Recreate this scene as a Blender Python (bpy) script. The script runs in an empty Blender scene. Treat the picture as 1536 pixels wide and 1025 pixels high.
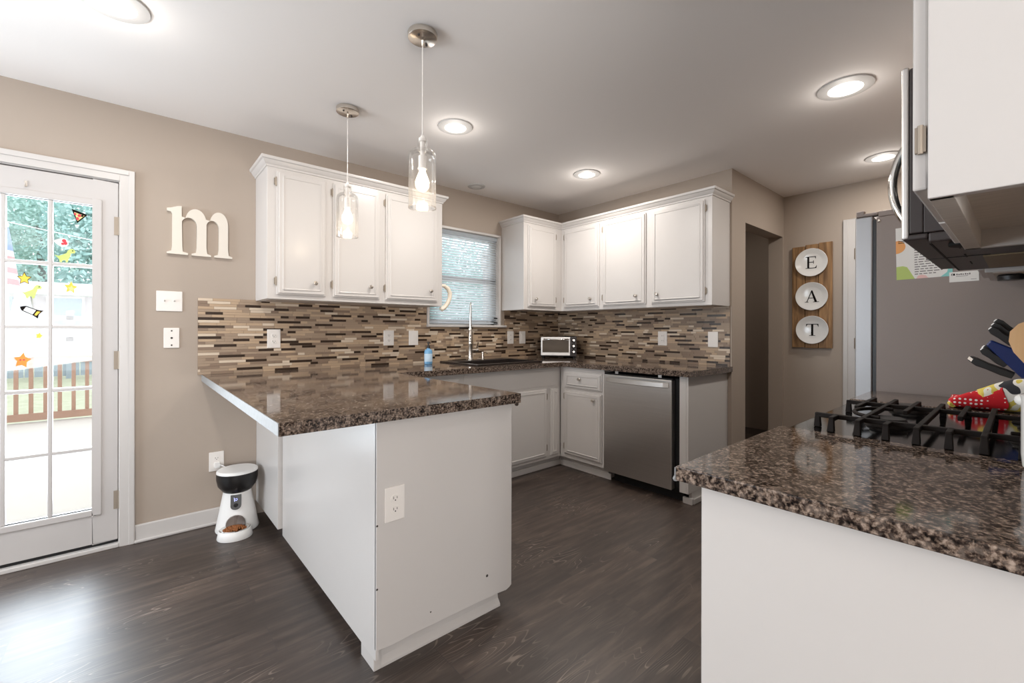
import bpy, bmesh, math, random
from mathutils import Vector, Matrix, Quaternion
from mathutils.geometry import tessellate_polygon
PI = math.pi
SC = bpy.context.scene
COL = SC.collection
random.seed(7)

# ------------------------------------------------------------------ camera
F_PX, CX, CY, YAW, ROLL, CAM_H = 663.18, 768.0, 495.44, 0.85845, 0.002, 1.2
W_PX, H_PX = 1536.0, 1025.0
cam_d = bpy.data.cameras.new('camera')
cam = bpy.data.objects.new('camera', cam_d)
COL.objects.link(cam)
_fw = Vector((math.cos(YAW), math.sin(YAW), 0))
_rt = Vector((math.sin(YAW), -math.cos(YAW), 0))
_up = Vector((0, 0, 1))
_r2 = math.cos(ROLL)*_rt + math.sin(ROLL)*_up
_u2 = -math.sin(ROLL)*_rt + math.cos(ROLL)*_up
cam.matrix_world = Matrix(((_r2.x, _u2.x, -_fw.x, 0), (_r2.y, _u2.y, -_fw.y, 0),
                           (_r2.z, _u2.z, -_fw.z, CAM_H), (0, 0, 0, 1)))
cam_d.sensor_width = 36.0
cam_d.lens = F_PX / W_PX * 36.0
cam_d.shift_y = (CY - H_PX/2) / W_PX
cam_d.clip_start = 0.05
cam_d.clip_end = 300
SC.camera = cam

# ------------------------------------------------------------------ world, daylight, exposure
wd = bpy.data.worlds.new('overcast_sky'); SC.world = wd
wd.use_nodes = True
_bg = wd.node_tree.nodes['Background']
_bg.inputs[0].default_value = (0.91, 0.955, 1.0, 1)
_bg.inputs[1].default_value = 2.0

SC.view_settings.view_transform = 'Standard'
SC.view_settings.look = 'None'
SC.view_settings.gamma = 1.0
SC.view_settings.use_curve_mapping = False
SC.view_settings.exposure = 0.42
SC.cycles.use_denoising = True
SC.cycles.max_bounces = 10
SC.cycles.diffuse_bounces = 5
SC.cycles.glossy_bounces = 4
SC.cycles.transparent_max_bounces = 16
SC.cycles.caustics_reflective = False
SC.cycles.caustics_refractive = False
SC.cycles.sample_clamp_indirect = 3.0

def area_light(name, loc, direction, sx, sy, power, color, spread=PI):
    d = bpy.data.lights.new(name, 'AREA')
    d.shape = 'RECTANGLE'; d.size = sx; d.size_y = sy; d.energy = power; d.color = color; d.spread = spread
    o = bpy.data.objects.new(name, d); COL.objects.link(o)
    o.location = loc
    o.rotation_euler = Vector(direction).to_track_quat('-Z', 'Z').to_euler()
    return o
# fill lamps added at two unseen windows, tilted up; daylight at the glazed door
area_light('west_window_fill', (-2.52, 2.40, 1.35), (1, 0, 0.45), 1.3, 1.6, 56, (0.80, 0.90, 1.0))
area_light('rear_window_fill', (-1.15, -3.08, 1.25), (0.15, 1, 0.75), 2.4, 1.5, 96, (1.0, 0.97, 0.95))
area_light('daylight_through_door_glass', (-0.39, 3.45, 1.05), (0, -1, -0.1), 0.48, 1.6, 31, (0.86, 0.93, 1.0))

# ------------------------------------------------------------------ mesh builder
W = {}                                      # object -> local-to-world matrix used while building
def wm(o):
    return W.get(o, Matrix.Identity(4))

class MB:
    def __init__(s, T=None):
        s.v = []; s.f = []; s.m = []; s.T = T
    def P(s, p):
        if s.T is None: return Vector(p)
        return Vector(s.T(*p))
    def add(s, vs, fs, m=0):
        b = len(s.v)
        s.v += [s.P(p) for p in vs]
        for f in fs:
            s.f.append([b+i for i in f]); s.m.append(m)
        return s
    def box(s, a0, a1, b0, b1, c0, c1, m=0):
        vs = [(x, y, z) for x in (a0, a1) for y in (b0, b1) for z in (c0, c1)]
        return s.add(vs, [(0,1,3,2),(4,6,7,5),(0,4,5,1),(2,3,7,6),(0,2,6,4),(1,5,7,3)], m)
    def hexa(s, bottom, top, m=0):
        n = len(bottom)
        vs = list(bottom)+list(top)
        fs = [tuple(range(n-1,-1,-1)), tuple(range(n,2*n))]
        fs += [(i,(i+1)%n,n+(i+1)%n,n+i) for i in range(n)]
        return s.add(vs, fs, m)
    def prism(s, poly, c0, c1, m=0, order=(0,1,2)):
        """poly in the first two axes of the frame, extruded c0..c1 along the third"""
        n = len(poly)
        def mk(a, b, c):
            q = [0,0,0]; q[order[0]] = a; q[order[1]] = b; q[order[2]] = c; return tuple(q)
        vs = [mk(a,b,c0) for a,b in poly]+[mk(a,b,c1) for a,b in poly]
        tri = tessellate_polygon([[Vector((a,b,0)) for a,b in poly]])
        fs = [tuple(t) for t in tri]+[tuple(n+i for i in reversed(t)) for t in tri]
        fs += [(i,(i+1)%n,n+(i+1)%n,n+i) for i in range(n)]
        return s.add(vs, fs, m)
    def lathe(s, prof, c=(0,0,0), n=24, m=0, axis=2, sx=1.0, sy=1.0):
        """prof: (radius, height) pairs revolved about the given axis through c"""
        vs = []; fs = []
        def mk(u, v, h):
            q = [c[0],c[1],c[2]]
            o = [(1,2,0),(2,0,1),(0,1,2)][axis]
            q[o[0]] += u*sx; q[o[1]] += v*sy; q[o[2]] += h
            return tuple(q)
        for r, h in prof:
            for k in range(n):
                a = 2*PI*k/n
                vs.append(mk(r*math.cos(a), r*math.sin(a), h))
        for i in range(len(prof)-1):
            for k in range(n):
                k2 = (k+1) % n
                fs.append((i*n+k, i*n+k2, (i+1)*n+k2, (i+1)*n+k))
        if prof[0][0] > 1e-6: fs.append(tuple(range(n-1,-1,-1)))
        if prof[-1][0] > 1e-6: fs.append(tuple((len(prof)-1)*n+k for k in range(n)))
        return s.add(vs, fs, m)
    def ring(s, ri, ro, h0, h1, c, n=32, m=0, axis=2):
        vs = []; fs = []
        o = [(1,2,0),(2,0,1),(0,1,2)][axis]
        for r, h in ((ri,h0),(ro,h0),(ro,h1),(ri,h1)):
            for k in range(n):
                a = 2*PI*k/n; q = [c[0],c[1],c[2]]
                q[o[0]] += r*math.cos(a); q[o[1]] += r*math.sin(a); q[o[2]] += h
                vs.append(tuple(q))
        for i in range(4):
            j = (i+1) % 4
            for k in range(n):
                k2 = (k+1) % n
                fs.append((i*n+k, i*n+k2, j*n+k2, j*n+k))
        return s.add(vs, fs, m)
    def tube(s, pts, r, n=8, m=0, closed=False):
        pts = [Vector(p) for p in pts]
        rs = r if isinstance(r, (list, tuple)) else [r]*len(pts)
        vs = []; fs = []; N = len(pts)
        ref = None
        for i, p in enumerate(pts):
            if closed: t = pts[(i+1) % N]-pts[i-1]
            else: t = pts[min(i+1, N-1)]-pts[max(i-1, 0)]
            t.normalize()
            if ref is None: ref = t.orthogonal().normalized()
            x = ref-t*ref.dot(t)
            if x.length < 1e-5: x = t.orthogonal()
            x.normalize(); y = t.cross(x).normalized(); ref = x
            for k in range(n):
                a = 2*PI*k/n
                vs.append(tuple(p+rs[i]*(math.cos(a)*x+math.sin(a)*y)))
        M = N if closed else N-1
        for i in range(M):
            j = (i+1) % N
            for k in range(n):
                k2 = (k+1) % n
                fs.append((i*n+k, i*n+k2, j*n+k2, j*n+k))
        if not closed:
            fs.append(tuple(range(n))); fs.append(tuple((N-1)*n+k for k in range(n)))
        return s.add(vs, fs, m)
    def bar(s, p0, p1, w, h, m=0):
        """square bar from p0 to p1, w wide (horizontal), h tall"""
        p0 = Vector(p0); p1 = Vector(p1); t = (p1-p0).normalized()
        z = Vector((0,0,1)) if abs(t.z) < .95 else Vector((0,1,0))
        x = t.cross(z).normalized(); y = x.cross(t).normalized()
        c = [(-w/2,-h/2),(w/2,-h/2),(w/2,h/2),(-w/2,h/2)]
        return s.hexa([tuple(p0+x*a+y*b) for a,b in c], [tuple(p1+x*a+y*b) for a,b in c], m)
    def sphere(s, c, r, n=16, m=0, sz=1.0):
        k = n//2
        prof = [(max(0,r*math.sin(PI*i/k)), -r*sz*math.cos(PI*i/k)) for i in range(k+1)]
        prof[0] = (0.0, prof[0][1]); prof[-1] = (0.0, prof[-1][1])
        return s.lathe(prof, c, n, m)
    def build(s, name, mats, parent=None, bevel=0, seg=2, smooth=None, loc=None, kind=None, recalc=True):
        if not isinstance(mats, (list, tuple)): mats = [mats]
        if parent is not None: base = wm(parent)
        elif loc is not None: base = Matrix.Translation(Vector(loc))
        else: base = Matrix.Identity(4)
        inv = base.inverted()
        me = bpy.data.meshes.new(name)
        me.from_pydata([inv @ v for v in s.v], [], s.f)
        for mt in mats: me.materials.append(mt)
        me.polygons.foreach_set('material_index', s.m)
        bm = bmesh.new(); bm.from_mesh(me)
        bmesh.ops.remove_doubles(bm, verts=bm.verts, dist=1e-6)
        if recalc: bmesh.ops.recalc_face_normals(bm, faces=bm.faces)
        bm.to_mesh(me); bm.free()
        if smooth is not None:
            me.polygons.foreach_set('use_smooth', [True]*len(me.polygons))
            me.set_sharp_from_angle(angle=math.radians(smooth))
        me.update()
        o = bpy.data.objects.new(name, me); COL.objects.link(o)
        if parent is not None: o.parent = parent
        else: o.matrix_world = base
        W[o] = base
        if kind: o['kind'] = kind
        if bevel:
            md = o.modifiers.new('edge', 'BEVEL'); md.width = bevel; md.segments = seg
            md.limit_method = 'ANGLE'; md.angle_limit = math.radians(40)
        return o

def tag(o, label, cat, group=None, kind=None):
    o['label'] = label; o['category'] = cat
    if group: o['group'] = group
    if kind: o['kind'] = kind
    return o
def thing(name, label, cat, loc, rz=0.0, group=None):
    o = bpy.data.objects.new(name, None); COL.objects.link(o)
    o.empty_display_size = 0.1
    o.matrix_world = Matrix.Translation(Vector(loc)) @ Matrix.Rotation(rz, 4, 'Z')
    W[o] = o.matrix_world.copy()
    return tag(o, label, cat, group)
def lab(o, text):
    o['label'] = text; return o
def frame(o, u, w):
    """local (u along, v up, w outward) to world"""
    o = Vector(o); u = Vector(u); w = Vector(w); z = Vector((0,0,1))
    return lambda a, b, c: o+u*a+z*b+w*c
def local(root):
    M = wm(root)
    return lambda a, b, c: M @ Vector((a, b, c))

# ------------------------------------------------------------------ materials
def lin(c):
    c = c/255.0
    return c/12.92 if c <= 0.04045 else ((c+0.055)/1.055)**2.4
def rgb(r, g, b): return (lin(r), lin(g), lin(b), 1)
def new_mat(name):
    m = bpy.data.materials.new(name); m.use_nodes = True
    nt = m.node_tree
    return m, nt, nt.nodes['Principled BSDF']
def mat(name, col, rough=.5, metal=0.0, spec=.5, noise=0.0, nscale=8.0, bump=0.0, bscale=200.0, coat=0.0, stretch=None):
    m, nt, b = new_mat(name)
    b.inputs['Roughness'].default_value = rough
    b.inputs['Metallic'].default_value = metal
    b.inputs['Specular IOR Level'].default_value = spec
    b.inputs['Coat Weight'].default_value = coat
    b.inputs['Base Color'].default_value = col
    L = nt.links
    if noise or bump:
        geo = nt.nodes.new('ShaderNodeNewGeometry'); src = geo.outputs['Position']
        if stretch:
            mp = nt.nodes.new('ShaderNodeMapping'); mp.inputs['Scale'].default_value = stretch
            L.new(src, mp.inputs[0]); src = mp.outputs[0]
    if noise:
        n = nt.nodes.new('ShaderNodeTexNoise'); n.inputs['Scale'].default_value = nscale; n.inputs['Detail'].default_value = 4
        L.new(src, n.inputs['Vector'])
        mx = nt.nodes.new('ShaderNodeMix'); mx.data_type = 'RGBA'
        mx.inputs[6].default_value = tuple(min(1, c*(1-noise)) for c in col[:3])+(1,)
        mx.inputs[7].default_value = tuple(min(1, c*(1+noise)) for c in col[:3])+(1,)
        L.new(n.outputs[0], mx.inputs[0]); L.new(mx.outputs[2], b.inputs['Base Color'])
    if bump:
        n2 = nt.nodes.new('ShaderNodeTexNoise'); n2.inputs['Scale'].default_value = bscale; n2.inputs['Detail'].default_value = 3
        L.new(src, n2.inputs['Vector'])
        bp = nt.nodes.new('ShaderNodeBump'); bp.inputs['Strength'].default_value = bump; bp.inputs['Distance'].default_value = 0.002
        L.new(n2.outputs[0], bp.inputs['Height']); L.new(bp.outputs[0], b.inputs['Normal'])
    return m
def emit(name, col, strength):
    m = bpy.data.materials.new(name); m.use_nodes = True; nt = m.node_tree
    nt.nodes.remove(nt.nodes['Principled BSDF'])
    e = nt.nodes.new('ShaderNodeEmission'); e.inputs[0].default_value = col; e.inputs[1].default_value = strength
    nt.links.new(e.outputs[0], nt.nodes['Material Output'].inputs[0]); return m
def glass(name, tint=(1,1,1,1), refl=1.0, base=0.04, haze=0.0):
    """thin clear glass: mostly see-through, mirror-like at grazing angles, optional milky haze"""
    m = bpy.data.materials.new(name); m.use_nodes = True; nt = m.node_tree; L = nt.links
    nt.nodes.remove(nt.nodes['Principled BSDF'])
    tr = nt.nodes.new('ShaderNodeBsdfTransparent'); tr.inputs[0].default_value = tint
    gl = nt.nodes.new('ShaderNodeBsdfGlossy'); gl.inputs['Roughness'].default_value = 0.02
    fr = nt.nodes.new('ShaderNodeLayerWeight'); fr.inputs[0].default_value = 0.25
    mu = nt.nodes.new('ShaderNodeMath'); mu.operation = 'MULTIPLY_ADD'
    mu.inputs[1].default_value = refl*0.6; mu.inputs[2].default_value = base; mu.use_clamp = True
    L.new(fr.outputs['Fresnel'], mu.inputs[0])
    mx = nt.nodes.new('ShaderNodeMixShader')
    L.new(mu.outputs[0], mx.inputs[0]); L.new(tr.outputs[0], mx.inputs[1]); L.new(gl.outputs[0], mx.inputs[2])
    out = mx
    if haze:
        df = nt.nodes.new('ShaderNodeBsdfTranslucent'); df.inputs[0].default_value = (1, .97, .94, 1)
        m2 = nt.nodes.new('ShaderNodeMixShader'); m2.inputs[0].default_value = haze
        L.new(mx.outputs[0], m2.inputs[1]); L.new(df.outputs[0], m2.inputs[2]); out = m2
    L.new(out.outputs[0], nt.nodes['Material Output'].inputs[0]); return m

def ramp(nt, stops, interp='LINEAR'):
    r = nt.nodes.new('ShaderNodeValToRGB'); cr = r.color_ramp; cr.interpolation = interp
    while len(cr.elements) < len(stops): cr.elements.new(0.5)
    for e, (p, c) in zip(cr.elements, stops): e.position = p; e.color = c
    return r

def granite_mat():
    m, nt, b = new_mat('speckled brown laminate'); L = nt.links
    geo = nt.nodes.new('ShaderNodeNewGeometry')
    n1 = nt.nodes.new('ShaderNodeTexNoise'); n1.inputs['Scale'].default_value = 150; n1.inputs['Detail'].default_value = 4; n1.inputs['Roughness'].default_value = .6
    n1.inputs['Distortion'].default_value = 0.2
    n2 = nt.nodes.new('ShaderNodeTexNoise'); n2.inputs['Scale'].default_value = 62; n2.inputs['Detail'].default_value = 3
    n3 = nt.nodes.new('ShaderNodeTexVoronoi'); n3.inputs['Scale'].default_value = 110
    for n in (n1, n2, n3): L.new(geo.outputs['Position'], n.inputs['Vector'])
    r1 = ramp(nt, [(.36, rgb(14, 12, 12)), (.45, rgb(38, 31, 28)), (.50, rgb(84, 70, 61)), (.56, rgb(136, 116, 101)), (.68, rgb(192, 172, 156))])
    L.new(n1.outputs[0], r1.inputs[0])
    r2 = ramp(nt, [(.40, rgb(16, 14, 14)), (.49, rgb(66, 54, 48)), (.62, rgb(142, 127, 116))])
    L.new(n2.outputs[0], r2.inputs[0])
    mx = nt.nodes.new('ShaderNodeMix'); mx.data_type = 'RGBA'; mx.inputs[0].default_value = .45
    L.new(r1.outputs[0], mx.inputs[6]); L.new(r2.outputs[0], mx.inputs[7])
    r3 = ramp(nt, [(.0, (.45, .42, .40, 1)), (.22, (1, 1, 1, 1))]); L.new(n3.outputs['Distance'], r3.inputs[0])
    m2 = nt.nodes.new('ShaderNodeMix'); m2.data_type = 'RGBA'; m2.blend_type = 'MULTIPLY'; m2.inputs[0].default_value = .6
    L.new(mx.outputs[2], m2.inputs[6]); L.new(r3.outputs[0], m2.inputs[7])
    L.new(m2.outputs[2], b.inputs['Base Color'])
    b.inputs['Roughness'].default_value = .07
    b.inputs['Specular IOR Level'].default_value = .42
    return m

def floor_mat():
    m, nt, b = new_mat('dark oak plank'); L = nt.links
    geo = nt.nodes.new('ShaderNodeNewGeometry')
    br = nt.nodes.new('ShaderNodeTexBrick')
    br.offset = .37; br.offset_frequency = 2; br.squash = 1
    for k, v in (('Scale', 1.0), ('Mortar Size', .0013), ('Mortar Smooth', .1), ('Brick Width', 1.22), ('Row Height', .19), ('Bias', 0.0)):
        br.inputs[k].default_value = v
    br.inputs['Color1'].default_value = (0, 0, 0, 1); br.inputs['Color2'].default_value = (1, 1, 1, 1); br.inputs['Mortar'].default_value = (.5, .5, .5, 1)
    mp0 = nt.nodes.new('ShaderNodeMapping'); mp0.inputs['Location'].default_value = (.35, .08, 0)
    L.new(geo.outputs['Position'], mp0.inputs[0]); L.new(mp0.outputs[0], br.inputs['Vector'])
    # grain: offset per plank, stretched along the board
    off = nt.nodes.new('ShaderNodeVectorMath'); off.operation = 'MULTIPLY_ADD'
    L.new(br.outputs['Color'], off.inputs[0]); off.inputs[1].default_value = (7.3, 3.1, 0); L.new(geo.outputs['Position'], off.inputs[2])
    mp = nt.nodes.new('ShaderNodeMapping'); mp.inputs['Scale'].default_value = (1.3, 11, 1); L.new(off.outputs[0], mp.inputs[0])
    n1 = nt.nodes.new('ShaderNodeTexNoise'); n1.inputs['Scale'].default_value = 2.4; n1.inputs['Detail'].default_value = 7; n1.inputs['Roughness'].default_value = .6
    L.new(mp.outputs[0], n1.inputs['Vector'])
    mp2 = nt.nodes.new('ShaderNodeMapping'); mp2.inputs['Scale'].default_value = (.9, 5.5, 1); L.new(off.outputs[0], mp2.inputs[0])
    n2 = nt.nodes.new('ShaderNodeTexNoise'); n2.inputs['Scale'].default_value = 1.6; n2.inputs['Detail'].default_value = 1.5
    L.new(mp2.outputs[0], n2.inputs['Vector'])
    # cathedral rings: bands of the slow noise
    mul = nt.nodes.new('ShaderNodeMath'); mul.operation = 'MULTIPLY'; mul.inputs[1].default_value = 150; L.new(n2.outputs[0], mul.inputs[0])
    sn = nt.nodes.new('ShaderNodeMath'); sn.operation = 'SINE'; L.new(mul.outputs[0], sn.inputs[0])
    rr = ramp(nt, [(.86, (0, 0, 0, 1)), (1.0, (1, 1, 1, 1))]); L.new(sn.outputs[0], rr.inputs[0])
    n3 = nt.nodes.new('ShaderNodeTexNoise'); n3.inputs['Scale'].default_value = 3.2; n3.inputs['Detail'].default_value = 2
    L.new(geo.outputs['Position'], n3.inputs['Vector'])
    r3 = ramp(nt, [(.50, (0, 0, 0, 1)), (.68, (.42, .42, .42, 1))]); L.new(n3.outputs[0], r3.inputs[0])
    mm = nt.nodes.new('ShaderNodeMath'); mm.operation = 'MULTIPLY'; L.new(rr.outputs[0], mm.inputs[0]); L.new(r3.outputs[0], mm.inputs[1])
    c1 = ramp(nt, [(.25, rgb(44, 36, 32)), (.5, rgb(66, 55, 49)), (.75, rgb(92, 79, 70))]); L.new(n1.outputs[0], c1.inputs[0])
    tint = ramp(nt, [(.0, (.78, .77, .76, 1)), (.5, (1, 1, 1, 1)), (1.0, (1.22, 1.20, 1.18, 1))]); L.new(br.outputs['Color'], tint.inputs[0])
    mt = nt.nodes.new('ShaderNodeMix'); mt.data_type = 'RGBA'; mt.blend_type = 'MULTIPLY'; mt.inputs[0].default_value = 1
    L.new(c1.outputs[0], mt.inputs[6]); L.new(tint.outputs[0], mt.inputs[7])
    ml = nt.nodes.new('ShaderNodeMix'); ml.data_type = 'RGBA'; L.new(mm.outputs[0], ml.inputs[0])
    L.new(mt.outputs[2], ml.inputs[6]); ml.inputs[7].default_value = rgb(176, 160, 146)
    ms = nt.nodes.new('ShaderNodeMix'); ms.data_type = 'RGBA'; L.new(br.outputs['Fac'], ms.inputs[0])
    L.new(ml.outputs[2], ms.inputs[6]); ms.inputs[7].default_value = rgb(58, 50, 48)
    L.new(ms.outputs[2], b.inputs['Base Color'])
    b.inputs['Roughness'].default_value = .40
    b.inputs['Specular IOR Level'].default_value = .7
    bp = nt.nodes.new('ShaderNodeBump'); bp.inputs['Strength'].default_value = .12; bp.inputs['Distance'].default_value = .002
    L.new(n1.outputs[0], bp.inputs['Height']); L.new(bp.outputs[0], b.inputs['Normal'])
    return m

def wood_mat(name, dark, light, axis, scale=1.0, rough=.6):
    m, nt, b = new_mat(name); L = nt.links
    geo = nt.nodes.new('ShaderNodeNewGeometry')
    mp = nt.nodes.new('ShaderNodeMapping')
    sc = [22*scale]*3; sc[axis] = 1.6*scale
    mp.inputs['Scale'].default_value = sc; L.new(geo.outputs['Position'], mp.inputs[0])
    n = nt.nodes.new('ShaderNodeTexNoise'); n.inputs['Scale'].default_value = 1.5; n.inputs['Detail'].default_value = 6; n.inputs['Distortion'].default_value = .8
    L.new(mp.outputs[0], n.inputs['Vector'])
    r = ramp(nt, [(.3, dark), (.72, light)]); L.new(n.outputs[0], r.inputs[0])
    L.new(r.outputs[0], b.inputs['Base Color']); b.inputs['Roughness'].default_value = rough
    return m

def brushed(name, col, rough=.3, axis=2):
    m, nt, b = new_mat(name); L = nt.links
    b.inputs['Base Color'].default_value = col; b.inputs['Metallic'].default_value = 1.0
    b.inputs['Roughness'].default_value = rough
    b.inputs['Anisotropic'].default_value = .5
    tg = nt.nodes.new('ShaderNodeTangent'); tg.direction_type = 'RADIAL'; tg.axis = 'Z'
    L.new(tg.outputs[0], b.inputs['Tangent'])
    geo = nt.nodes.new('ShaderNodeNewGeometry'); mp = nt.nodes.new('ShaderNodeMapping')
    sc = [3.0]*3; sc[axis] = 700.0
    mp.inputs['Scale'].default_value = sc; L.new(geo.outputs['Position'], mp.inputs[0])
    n = nt.nodes.new('ShaderNodeTexNoise'); n.inputs['Scale'].default_value = 1; n.inputs['Detail'].default_value = 2; L.new(mp.outputs[0], n.inputs['Vector'])
    r = ramp(nt, [(.3, tuple(c*.94 for c in col[:3])+(1,)), (.7, tuple(min(1, c*1.05) for c in col[:3])+(1,))]); L.new(n.outputs[0], r.inputs[0]); L.new(r.outputs[0], b.inputs['Base Color'])
    return m

def polka_mat():
    m, nt, b = new_mat('red polka dot cloth'); L = nt.links
    geo = nt.nodes.new('ShaderNodeNewGeometry')
    v = nt.nodes.new('ShaderNodeTexVoronoi'); v.inputs['Scale'].default_value = 75; v.inputs['Randomness'].default_value = .15
    L.new(geo.outputs['Position'], v.inputs['Vector'])
    r = ramp(nt, [(.27, rgb(250, 240, 235)), (.30, rgb(205, 22, 34))]); L.new(v.outputs['Distance'], r.inputs[0])
    L.new(r.outputs[0], b.inputs['Base Color']); b.inputs['Roughness'].default_value = .85
    return m
def print_mat():
    m, nt, b = new_mat('yellow and grey print cloth'); L = nt.links
    geo = nt.nodes.new('ShaderNodeNewGeometry')
    n = nt.nodes.new('ShaderNodeTexNoise'); n.inputs['Scale'].default_value = 17; n.inputs['Detail'].default_value = 1
    L.new(geo.outputs['Position'], n.inputs['Vector'])
    r = ramp(nt, [(.0, rgb(50, 50, 54)), (.40, rgb(238, 232, 222)), (.47, rgb(222, 200, 92)), (.60, rgb(236, 232, 214)), (.66, rgb(200, 40, 40))], 'CONSTANT')
    L.new(n.outputs[0], r.inputs[0]); L.new(r.outputs[0], b.inputs['Base Color']); b.inputs['Roughness'].default_value = .85
    return m

M = {}
M['wall'] = mat('beige wall paint', rgb(175, 161, 148), .62, spec=.3, bump=.10, bscale=260)
M['ceiling'] = mat('white ceiling paint', rgb(246, 241, 237), .8, spec=.2, bump=.12, bscale=140)
M['trim'] = mat('white gloss trim paint', rgb(203, 198, 194), .35)
M['cab'] = mat('white cabinet paint', rgb(208, 203, 199), .28, noise=.02, nscale=3)
M['cab_under'] = mat('bare cabinet underside', rgb(214, 206, 198), .75, noise=.18, nscale=12, stretch=(12, 1, 1))
M['door'] = mat('white door paint', rgb(197, 192, 189), .4)
M['granite'] = granite_mat()
M['edge'] = mat('worn pale counter edge', rgb(146, 146, 146), .5, noise=.22, nscale=60)
M['floor'] = floor_mat()
M['steel'] = brushed('brushed stainless steel', rgb(206, 202, 198), .36, 2)
M['steel_light'] = brushed('bright brushed steel', rgb(200, 198, 196), .36, 2)
M['satin_light'] = mat('bright satin steel', rgb(222, 218, 214), .40, 1.0)
M['satin'] = mat('satin steel', rgb(158, 156, 156), .45, 1.0)
M['nickel'] = mat('brushed nickel', rgb(216, 208, 198), .27, 1.0)
M['hinge'] = mat('dull nickel hinge', rgb(160, 148, 134), .55, .6)
M['chrome'] = mat('polished chrome', rgb(220, 218, 214), .10, 1.0)
M['black'] = mat('black plastic', rgb(24, 22, 22), .35)
M['dark'] = mat('near black gap', rgb(12, 11, 11), .7)
M['iron'] = mat('cast iron', rgb(32, 26, 23), .6, spec=.15, bump=.2, bscale=500)
M['enamel'] = mat('black enamel cooktop', rgb(14, 13, 13), .10)
M['slate'] = mat('slate grey appliance side', rgb(146, 132, 124), .42, bump=.15, bscale=700)
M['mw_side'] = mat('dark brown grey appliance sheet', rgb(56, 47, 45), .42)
M['plate'] = mat('white plastic wall plate', rgb(236, 230, 224), .35)
M['hole'] = mat('dark slot', rgb(60, 52, 48), .6)
M['white'] = mat('white plastic', rgb(238, 236, 233), .35)
M['ceramic'] = mat('white glazed ceramic', rgb(240, 238, 234), .15)
M['letter'] = mat('cream painted wood', rgb(224, 216, 204), .5)
M['letter_edge'] = mat('brown painted wood edge', rgb(120, 104, 90), .6)
M['rustic'] = wood_mat('rustic stained board', rgb(102, 72, 42), rgb(180, 138, 92), 2)
M['light_wood'] = wood_mat('pale beech wood', rgb(214, 166, 114), rgb(236, 198, 150), 2, .8, .5)
M['ink'] = mat('black lettering paint', rgb(24, 17, 15), .7, spec=.1)
M['sink'] = mat('dark composite sink', rgb(40, 34, 32), .35, noise=.4, nscale=300)
M['blue_soap'] = mat('light blue soap', rgb(118, 172, 214), .25)
M['soap_label'] = mat('pale label', rgb(190, 214, 232), .4)
M['navy'] = mat('navy blue block', rgb(24, 46, 104), .25)
M['polka'] = polka_mat(); M['print'] = print_mat()
M['glass'] = glass('clear window glass', (.97, .99, 1, 1), .8, .03)
M['shade'] = glass('clear blown glass', (.985, .98, .97, 1), .9, .05, haze=.05)
M['flap'] = glass('clear plastic', (.9, .9, .9, 1), .9, .10)
M['blind'] = mat('white blind slat', rgb(240, 242, 244), .5)
_nt = M['blind'].node_tree; _tl = _nt.nodes.new('ShaderNodeBsdfTranslucent'); _tl.inputs[0].default_value = (.94, .97, 1, 1)
_mx = _nt.nodes.new('ShaderNodeMixShader'); _mx.inputs[0].default_value = .82
_nt.links.new(_nt.nodes['Principled BSDF'].outputs[0], _mx.inputs[1]); _nt.links.new(_tl.outputs[0], _mx.inputs[2]); _nt.links.new(_mx.outputs[0], _nt.nodes['Material Output'].inputs[0])
M['lens'] = emit('lit diffuser', (1, .97, .93, 1), 6.0)
M['lens_off'] = mat('unlit diffuser', rgb(222, 220, 216), .5)
M['trimring'] = mat('white light trim', rgb(196, 193, 190), .5)
M['bulb'] = emit('lit filament glass', (1, .88, .70, 1), 3.2)
M['glow'] = emit('lit display icon', (.45, .5, 1, 1), 1.6)
M['kibble'] = mat('brown kibble', rgb(146, 90, 48), .8, noise=.3, nscale=200)
M['toaster_glass'] = mat('smoked oven glass', rgb(84, 75, 66), .08)
M['paper'] = mat('white paper', rgb(236, 232, 226), .7)
M['orange'] = mat('orange print', rgb(240, 170, 104), .7)
M['green'] = mat('lime print', rgb(190, 208, 120), .7)
M['pink'] = mat('pink print', rgb(240, 196, 190), .7)
M['teal'] = mat('teal print', rgb(140, 206, 200), .7)
M['grey_ink'] = mat('grey print', rgb(120, 112, 110), .7)
M['yellow_s'] = mat('yellow sticker', rgb(250, 206, 60), .4)
M['orange_s'] = mat('orange sticker', rgb(250, 150, 40), .4)
M['lime_s'] = mat('lime green sticker', rgb(204, 228, 120), .4)
M['white_s'] = mat('white sticker', rgb(246, 246, 246), .4)
M['red_s'] = mat('red sticker', rgb(216, 48, 66), .4)
M['cheese_s'] = mat('pale yellow sticker', rgb(244, 214, 140), .4)
M['mesh'] = mat('grease filter mesh', rgb(140, 122, 94), .5, .4, noise=.5, nscale=260)

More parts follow.
